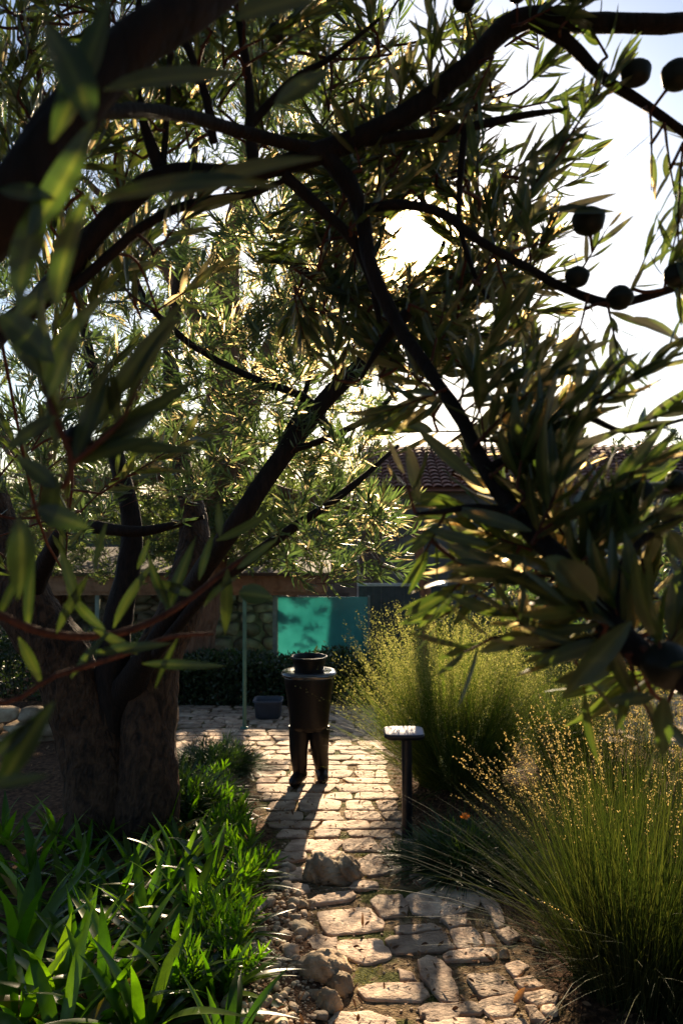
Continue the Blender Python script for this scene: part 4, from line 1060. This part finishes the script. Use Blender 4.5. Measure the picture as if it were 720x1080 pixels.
# ================================================================== OVERHANGING FOREGROUND TREE
def mk_overhang():
    T = Tree(); R = lambda px, dd: px/F*dd
    base = np.array([-1.15, .55, float(ground(-1.15, .55))])
    root = empty('overhanging_tree', tuple(base), 'near black overhanging tree with long leathery leaves and round fruits framing the whole view', 'tree')
    T.limb([base+[0, 0, -.1], base+[.02, .02, .5], base+[.05, .05, 1.0], base+[.12, .1, 1.4]], [.13, .10, .085, .075], 'trunk', 22, .05, 6)
    tr = base+[.12, .1, 1.4]
    D = 1.25
    T.limb([base+[.05, .05, 1.0], at(-160, 330, .75), at(-20, 250, .62), at(55, 150, .62), at(120, 65, .64), at(210, 0, .68), at(330, -90, .8), at(460, -180, 1.0)],
           [.06, R(40, .75), R(32, .62), R(27, .62), R(25, .64), R(23, .68), R(20, .8), R(12, 1)], 'branch', 18, .05)
    B1 = [(0, 350), (60, 298), (108, 240), (170, 187), (255, 184), (340, 160), (420, 125), (482, 80), (545, 22), (620, 24), (720, 24), (830, 10)]
    r1 = [13, 13, 12, 12.5, 11.5, 12, 12, 12, 12, 11, 10, 8]
    T.limb([tr, at(-110, 430, 1.05)]+[at(x, y, D) for x, y in B1], [.06, .035]+[R(r*.92, D) for r in r1], 'branch', 16, .07)
    def lb(pts, r, dd=D, sides=9):
        dd = dd if isinstance(dd, (list, tuple)) else [dd]*len(pts)
        dd = dd+[dd[-1]]*(len(pts)-len(dd)); T.limb([at(x, y, q) for (x, y), q in zip(pts, dd)], [R(a, q) for a, q in zip(r, dd)], 'branch', sides, .06)
    lb([(60, 300), (80, 300), (128, 258), (165, 230), (212, 212), (262, 205), (300, 190)], [7, 6, 5.5, 5, 4.5, 4, 3])
    lb([(85, 118), (150, 117), (205, 124), (258, 140), (330, 156), (372, 150)], [8, 7.5, 7, 7, 6.5, 5], [.7, .85, 1.0, 1.15, D, D])
    lb([(172, 186), (160, 155), (150, 122), (140, 60), (150, -20)], [8, 7, 5, 4, 3])
    lb([(172, 180), (177, 110), (181, 40), (190, -40)], [4, 3, 3, 2])
    lb([(268, 184), (264, 140), (262, 85), (250, 5), (245, -60)], [7, 6, 4.5, 4, 3])
    lb([(266, 130), (288, 105), (312, 82), (350, 60), (400, 20)], [5, 4.5, 4, 3, 2])
    lb([(225, 150), (218, 105), (200, 55), (180, 10), (175, -40)], [5, 5, 4, 3, 2])
    lb([(340, 160), (366, 192), (381, 225), (391, 280), (415, 335), (448, 385), (482, 435), (512, 495), (552, 552), (600, 600), (650, 668), (715, 712), (790, 750)], [10, 9.5, 8.5, 7.5, 7.5, 7, 7.5, 9, 10.5, 12, 14, 16, 17],
       [D, D, D, 1.22, 1.2, 1.15, 1.1, 1.05, 1.0, .92, .82, .75, .7], 14)
    lb([(381, 222), (425, 216), (468, 226), (500, 250), (560, 285), (600, 306), (650, 320), (720, 300), (780, 280)], [6, 5.5, 5.5, 5, 5, 5, 5, 4, 3], [1.25, 1.2, 1.18, 1.15, 1.15, 1.15, 1.15, 1.15, 1.15])
    lb([(560, 20), (600, 46), (636, 82), (682, 112), (725, 142), (790, 180)], [8, 7, 6, 5, 5, 4])
    lb([(372, 150), (430, 143), (490, 135), (550, 122), (600, 115)], [6, 5.5, 5, 4, 2])
    lb([(300, 185), (340, 222), (375, 258), (392, 300), (400, 340)], [7, 6, 6, 4.5, 3])
    lb([(430, 330), (410, 352), (396, 372), (380, 400)], [7, 6, 4, 2])
    lb([(490, 135), (484, 200), (486, 245), (505, 300), (530, 330)], [4, 3.5, 3, 2.5, 1.5])
    lb([(512, 495), (560, 470), (610, 440), (660, 455), (730, 440)], [5, 4.5, 4, 3, 2], [1.05, 1.02, 1, 1, 1])
    lb([(540, 540), (500, 535), (465, 540), (438, 542)], [5, 4, 3, 2], [1.0, .98, .95, .95], 8)
    lb([(650, 668), (600, 680), (560, 678), (520, 672)], [6, 5, 4, 2.5], [.82, .84, .85, .86])
    lb([(650, 668), (655, 600), (690, 560), (740, 540)], [6, 5, 4, 3], [.82, .85, .88, .9])
    # low spray at the left
    T.limb([base+[.1, .1, 1.2], at(-140, 600, .8), at(-20, 640, .78), at(50, 668, .8), at(125, 668, .85), at(185, 642, .88), at(235, 604, .92), at(262, 585, .95)], [.03, .012, R(5, .8), R(4.5, .8), R(4, .85), R(3.5, .9), R(3, .9), R(2, .9)], 'branch', 8, .05, 4, MAT['twig'])
    T.limb([at(-140, 600, .8), at(-20, 735, .72), at(60, 712, .75), at(130, 690, .8), at(180, 672, .85), at(225, 668, .88)], [.01, R(3.5, .7), R(3, .75), R(3, .8), R(2.5, .8), R(2, .8)], 'branch', 8, .05, 4, MAT['twig'])
    T.limb([at(-160, 330, .75), at(10, 345, .62), at(38, 385, .6), at(55, 430, .58), at(75, 490, .58), at(60, 520, .58), at(20, 545, .58)], [.012, R(5, .6), R(4, .6), R(4, .6), R(3.5, .6), R(3, .6), R(2, .6)], 'branch', 8, .05, 4, MAT['twig'])
    T.limb([at(75, 490, .58), at(100, 470, .58), at(130, 440, .59), at(150, 400, .6)], [R(3, .6), R(3, .6), R(2.5, .6), R(1.5, .6)], 'branch', 8, .05, 4, MAT['twig'])

    def S(x0, y0, x1, y1, dd, n, ll, lw=None, dz=0., spread=(22, 55), start=.1, r=.0025, d1=None):
        """a leafy twig between two places; leaf length in metres"""
        a = at(x0, y0, dd); b = at(x1, y1, d1 if d1 else dd+dz)
        # join it to the wood
        N = np.array(T.nodes); k = np.argmin(((N-a)**2).sum(1)); q = N[k]
        L = np.linalg.norm(a-q)
        if L > .01:
            m = (a+q)/2+rng.normal(0, .08*L, 3)
            T.mb.tube([q, m, a], [r*1.3, r*1.15, r], 6, 0, res=3, cap=False)
            T.nodes += [m, a]; T.nr += [r, r]
        pts = sprig(T.mb, T.lf, a, b-a, np.linalg.norm(b-a), n, ll, lw or ll*.185, r, spread, start, .12)
        T.nodes += list(pts[1:4]); T.nr += [r*.8]*3
    # right hand silhouettes against the white sky
    for a in [(500, 300, 590, 160, 1.2, 22, .085), (590, 160, 655, 55, 1.2, 20, .075), (560, 200, 625, 95, 1.25, 18, .075), (540, 265, 600, 250, 1.15, 5, .05),
              (640, 60, 600, -10, 1.25, 12, .08), (470, 70, 440, -20, 1.3, 16, .085), (520, 60, 470, 160, 1.2, 12, .08), (400, 60, 380, -20, 1.3, 16, .08), (590, 30, 640, -30, 1.2, 14, .08),
              (685, 118, 690, 200, 1.2, 5, .07), (700, 130, 712, 250, 1.15, 12, .07), (720, 150, 700, 330, 1.1, 16, .07), (560, 285, 555, 215, 1.15, 9, .065), (600, 305, 640, 240, 1.15, 10, .06),
              (620, 310, 600, 390, 1.12, 14, .065), (660, 318, 690, 250, 1.12, 8, .06), (640, 320, 655, 400, 1.1, 14, .07), (700, 305, 715, 220, 1.1, 8, .07), (520, 265, 545, 350, 1.15, 16, .07),
              (455, 380, 470, 300, 1.15, 12, .07), (480, 430, 530, 330, 1.1, 18, .085), (500, 470, 590, 370, 1.05, 20, .085), (520, 500, 640, 400, 1.0, 24, .08), (560, 470, 690, 370, 1.0, 20, .07), (610, 440, 720, 360, 1.0, 18, .065),
              (470, 410, 400, 440, 1.1, 12, .08), (540, 540, 620, 450, .98, 20, .085), (570, 560, 690, 480, .95, 22, .085), (600, 600, 720, 520, .9, 20, .085), (640, 460, 720, 430, 1.0, 14, .07)]:
        S(*a)
    # the heavy mass at the right centre
    for k in range(48):
        t = rng.random(); x0 = np.interp(t, [0, 1], [470, 700])+rng.normal(0, 22); y0 = np.interp(t, [0, 1], [430, 690])+rng.normal(0, 26)
        an = radians(rng.choice([rng.uniform(35, 115), rng.uniform(125, 200)], p=[.75, .25])); L = rng.uniform(60, 105)
        dd = np.interp(t, [0, 1], [1.1, .82])*rng.uniform(.95, 1.3)
        S(x0, y0, x0+L*cos(an), y0-L*sin(an), dd, int(rng.integers(8, 14)), rng.uniform(.085, .11), .0205, spread=(18, 48))
    for a in [(438, 542, 425, 500, .95, 4, .07), (470, 540, 445, 590, .97, 8, .08), (500, 600, 460, 640, .95, 9, .08), (520, 672, 490, 690, .86, 5, .075), (600, 680, 620, 730, .82, 3, .10), (560, 678, 540, 640, .86, 6, .08),
              (660, 690, 690, 780, .78, 4, .10), (640, 660, 600, 640, .8, 5, .10), (700, 710, 690, 640, .75, 6, .10), (560, 580, 500, 560, 1.0, 12, .085), (540, 600, 470, 660, 1.0, 12, .08)]:
        S(*a)
    # upper and left masses
    for k in range(88):
        x0 = rng.uniform(-20, 430); y0 = rng.uniform(-20, 210)
        if near_sun(at(x0, y0, 1), 80): continue
        an = radians(rng.uniform(20, 150)); L = rng.uniform(50, 95); dd = rng.uniform(1.15, 1.9)
        S(x0, y0, x0+L*cos(an), y0-L*sin(an), dd, int(rng.integers(14, 24)), rng.uniform(.07, .09), .0105)
    for k in range(95):
        x0 = rng.uniform(330, 570); y0 = rng.uniform(20, 420)
        if near_sun(at(x0, y0, 1), 62): continue
        an = radians(rng.uniform(10, 100)); L = rng.uniform(45, 85); dd = rng.uniform(1.2, 1.9)
        if near_sun(at(x0+L*cos(an), y0-L*sin(an), 1), 62): continue
        S(x0, y0, x0+L*cos(an), y0-L*sin(an), dd, int(rng.integers(12, 20)), rng.uniform(.065, .085), .012)
    for k in range(30):
        x0 = rng.uniform(-20, 180); y0 = rng.uniform(200, 620); an = radians(rng.uniform(20, 130)); L = rng.uniform(50, 95); dd = rng.uniform(1.2, 2.2)
        S(x0, y0, x0+L*cos(an), y0-L*sin(an), dd, int(rng.integers(10, 18)), rng.uniform(.075, .10))
    for k in range(16):
        x0 = rng.uniform(400, 520); y0 = rng.uniform(290, 400); an = radians(rng.uniform(-60, 160)); L = rng.uniform(40, 75)
        if near_sun(at(x0+L*cos(an), y0-L*sin(an), 1), 62): continue
        S(x0, y0, x0+L*cos(an), y0-L*sin(an), rng.uniform(1.2, 1.5), 12, .065)
    for k in range(270):
        a_ = rng.uniform(0, 2*pi); r0 = rng.uniform(40, 135); x0 = 430+r0*cos(a_); y0 = 258-r0*sin(a_)
        an = a_+rng.normal(pi/2, .8); L = rng.uniform(35, 60); x1 = x0+L*cos(an); y1 = y0-L*sin(an)
        hole = lambda u, v: ((u-432)*.85+(v-258)*.35)**2+((v-258)*1.15)**2 < rng.uniform(20, 40)**2
        if (k % 70 and (hole(x0, y0) or hole(x1, y1) or hole((x0+x1)/2, (y0+y1)/2))) or (x0 > 500 and y0 < 230): continue
        S(x0, y0, x1, y1, rng.uniform(1.4, 2.3), 20, rng.uniform(.055, .075), .0115, spread=(15, 40))
    # single leaves placed one by one: x0 y0 x1 y1 (base, tip), distance, width in photo pixels, curl
    def leafpx(x0, y0, x1, y1, dd, wpx, bend=.08, face=None, rn=.5, dz=0.):
        a = at(x0, y0, dd); b = at(x1, y1, dd+dz)
        N = np.array([[rng.normal(0, .25), -1, rng.normal(.35, .2)]]) if face is None else np.array([face], float)
        T.lf.put(a[None], (b-a)[None], N, np.linalg.norm(b-a), R(wpx, dd), bend, rn)
    for q in [(232, 566, 230, 528, .92, 10), (228, 570, 292, 548, .95, 13), (240, 600, 239, 672, .9, 16), (250, 600, 292, 568, .93, 12), (252, 625, 288, 628, .93, 26), (150, 700, 238, 702, .85, 13),
              (175, 652, 200, 565, .9, 15), (120, 662, 150, 590, .85, 14), (60, 668, 92, 600, .8, 15), (85, 640, 60, 575, .8, 14), (30, 665, 28, 590, .8, 14), (20, 672, 48, 722, .8, 14), (0, 650, 20, 600, .8, 12),
              (112, 665, 60, 630, .82, 13), (180, 645, 150, 585, .88, 13), (145, 690, 100, 660, .82, 12), (205, 628, 160, 610, .9, 13), (75, 715, 110, 665, .78, 10), (145, 600, 160, 570, .9, 8), (100, 602, 108, 550, .8, 11), (215, 640, 245, 600, .9, 12),
              (188, 672, 158, 728, .86, 7), (95, 690, 180, 675, .8, 14), (210, 612, 222, 560, .93, 10),
              (0, 830, 52, 735, .5, 34), (-15, 828, 50, 822, .42, 16), (-10, 800, 40, 760, .5, 20),
              (60, 480, 55, 290, .58, 28), (75, 485, 190, 300, .6, 25), (78, 488, 120, 375, .58, 28), (90, 480, 205, 398, .6, 30), (80, 490, 165, 455, .58, 26), (50, 420, 90, 330, .56, 26), (45, 400, 10, 330, .56, 30), (60, 440, 0, 470, .56, 26),
              (88, 478, 175, 440, .6, 26), (60, 515, 20, 480, .56, 24), (40, 535, 90, 560, .56, 30), (20, 545, 35, 630, .55, 34), (130, 440, 180, 310, .6, 22), (125, 445, 115, 395, .6, 22), (10, 345, 70, 280, .6, 26), (60, 500, 45, 560, .56, 30), (100, 470, 205, 470, .6, 20), (38, 385, 120, 300, .6, 18),
              (55, 150, 130, -10, .5, 46), (95, 130, 60, 0, .48, 50), (90, 215, 300, 150, .52, 34), (170, 215, 330, 140, .55, 36), (30, 250, 110, 130, .5, 40), (60, 330, 65, 180, .5, 36), (20, 320, 30, 170, .5, 40), (0, 200, 60, 210, .5, 34), (110, 95, 250, 60, .55, 36), (250, 20, 330, -20, .55, 40), (290, 110, 350, 70, .6, 26), (0, 330, 60, 380, .5, 40),
              (648, 700, 590, 730, .76, 24), (665, 655, 592, 733, .74, 30), (590, 590, 625, 640, .72, 46), (575, 588, 622, 622, .72, 34), (700, 735, 690, 795, .7, 28), (640, 675, 665, 740, .75, 20), (668, 640, 665, 560, .8, 22), (705, 560, 720, 590, .8, 24), (690, 735, 640, 742, .74, 18),
              (660, 336, 735, 350, 1.0, 20), (575, 222, 650, 218, 1.1, 18), (580, 225, 655, 200, 1.1, 12), (440, 452, 508, 520, .95, 22), (430, 470, 445, 530, .95, 16), (560, 560, 470, 530, .95, 20), (515, 575, 448, 560, .95, 16), (575, 610, 500, 612, .92, 16), (530, 650, 470, 628, .9, 17), (560, 665, 505, 690, .86, 20), (600, 678, 550, 690, .85, 12)]:
        leafpx(*q[:5], q[5]*.85, bend=rng.normal(.10, .10), rn=rng.random()*(.25 if q[4] < .62 else 1))
    # unseen rest of the crown over and behind the viewer, added against skylight
    K = Tree()
    for P, Rr in [([tr, (-1.1, -.3, 2.2), (-.8, -1.1, 2.9), (-.2, -2.1, 3.3), (.6, -3.1, 3.2)], [.06, .05, .04, .03, .012]), ([tr, (-1.5, -.2, 2.1), (-2.1, -1.0, 2.6), (-2.7, -2.0, 2.6)], [.05, .04, .03, .012]),
                  ([(-.8, -1.1, 2.9), (.2, -.8, 3.3), (1.3, -.6, 3.4), (2.4, -.2, 3.1)], [.035, .03, .02, .01]), ([(-1.1, -.3, 2.2), (-.9, .3, 2.8), (-.5, .8, 3.4), (.1, 1.2, 3.9)], [.035, .03, .02, .01])]:
        K.limb(P, Rr, 'branch', 12)
    tg = []
    while len(tg) < 3100:
        v = rvec()[0]; r_ = rng.uniform(1.5, 3.1); q = np.array([0, -.2, 1.6])+v*r_*np.array([1.15, 1, .9])
        if q[2] < .9: continue
        if q[1] > 0 and (q[2]-1.6) < .82*q[1]+.25 and abs(q[0]) < q[1]*.60+.9: continue
        if q[1] > .8 and q[2] < 1.8: continue
        tg.append(q)
    def spk(t, dr):
        sprig(K.mb, K.lf, t, norm(dr*.5+rvec()[0]), rng.uniform(.2, .32), 22, .10, .022, .003, spread=(20, 75), start=.05, sides=4)
    K.grow(tg, spk, maxr=.012, twr=.0025, rk=.004)
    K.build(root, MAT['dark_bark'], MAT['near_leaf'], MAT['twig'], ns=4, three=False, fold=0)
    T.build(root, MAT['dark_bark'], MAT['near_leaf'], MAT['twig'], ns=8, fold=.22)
    for (x, y, rp, dd) in [(83, 465, 17, .6), (291, 35, 10, 1.2), (670, 77, 16, 1.22), (714, 79, 19, 1.15), (620, 233, 18, 1.13), (608, 292, 14, 1.13), (653, 314, 15, 1.12), (713, 290, 14, 1.1),
                       (675, 521, 16, .95), (703, 702, 30, .76), (489, 2, 12, 1.2), (540, 542, 13, 1.0), (712, 508, 12, .95), (545, -8, 12, 1.2)]:
        c = at(x, y, dd); r = R(rp*.93, dd); m = MB()
        m.lathe([(r*max(.01, sin(pi*k/12))*(1+.05*sin(k*1.3+x)), -r*(1.0+.12*sin(x))*cos(pi*k/12)) for k in range(13)], 20, 0, c, 1.0+.07*sin(y), 1-.06*sin(x+y))
        N = np.array(T.nodes); q = N[np.argmin(((N-c)**2).sum(1))]; dq = norm(q-c) if np.linalg.norm(q-c) > r else norm(rvec()[0])
        m.tube([c+dq*r*.9, c+dq*r*1.15, q], [r*.16, r*.10, r*.10], 6, 1, res=2, cap=False)
        m.build('fruit', [MAT['fruit'], MAT['twig']], root)
mk_overhang()
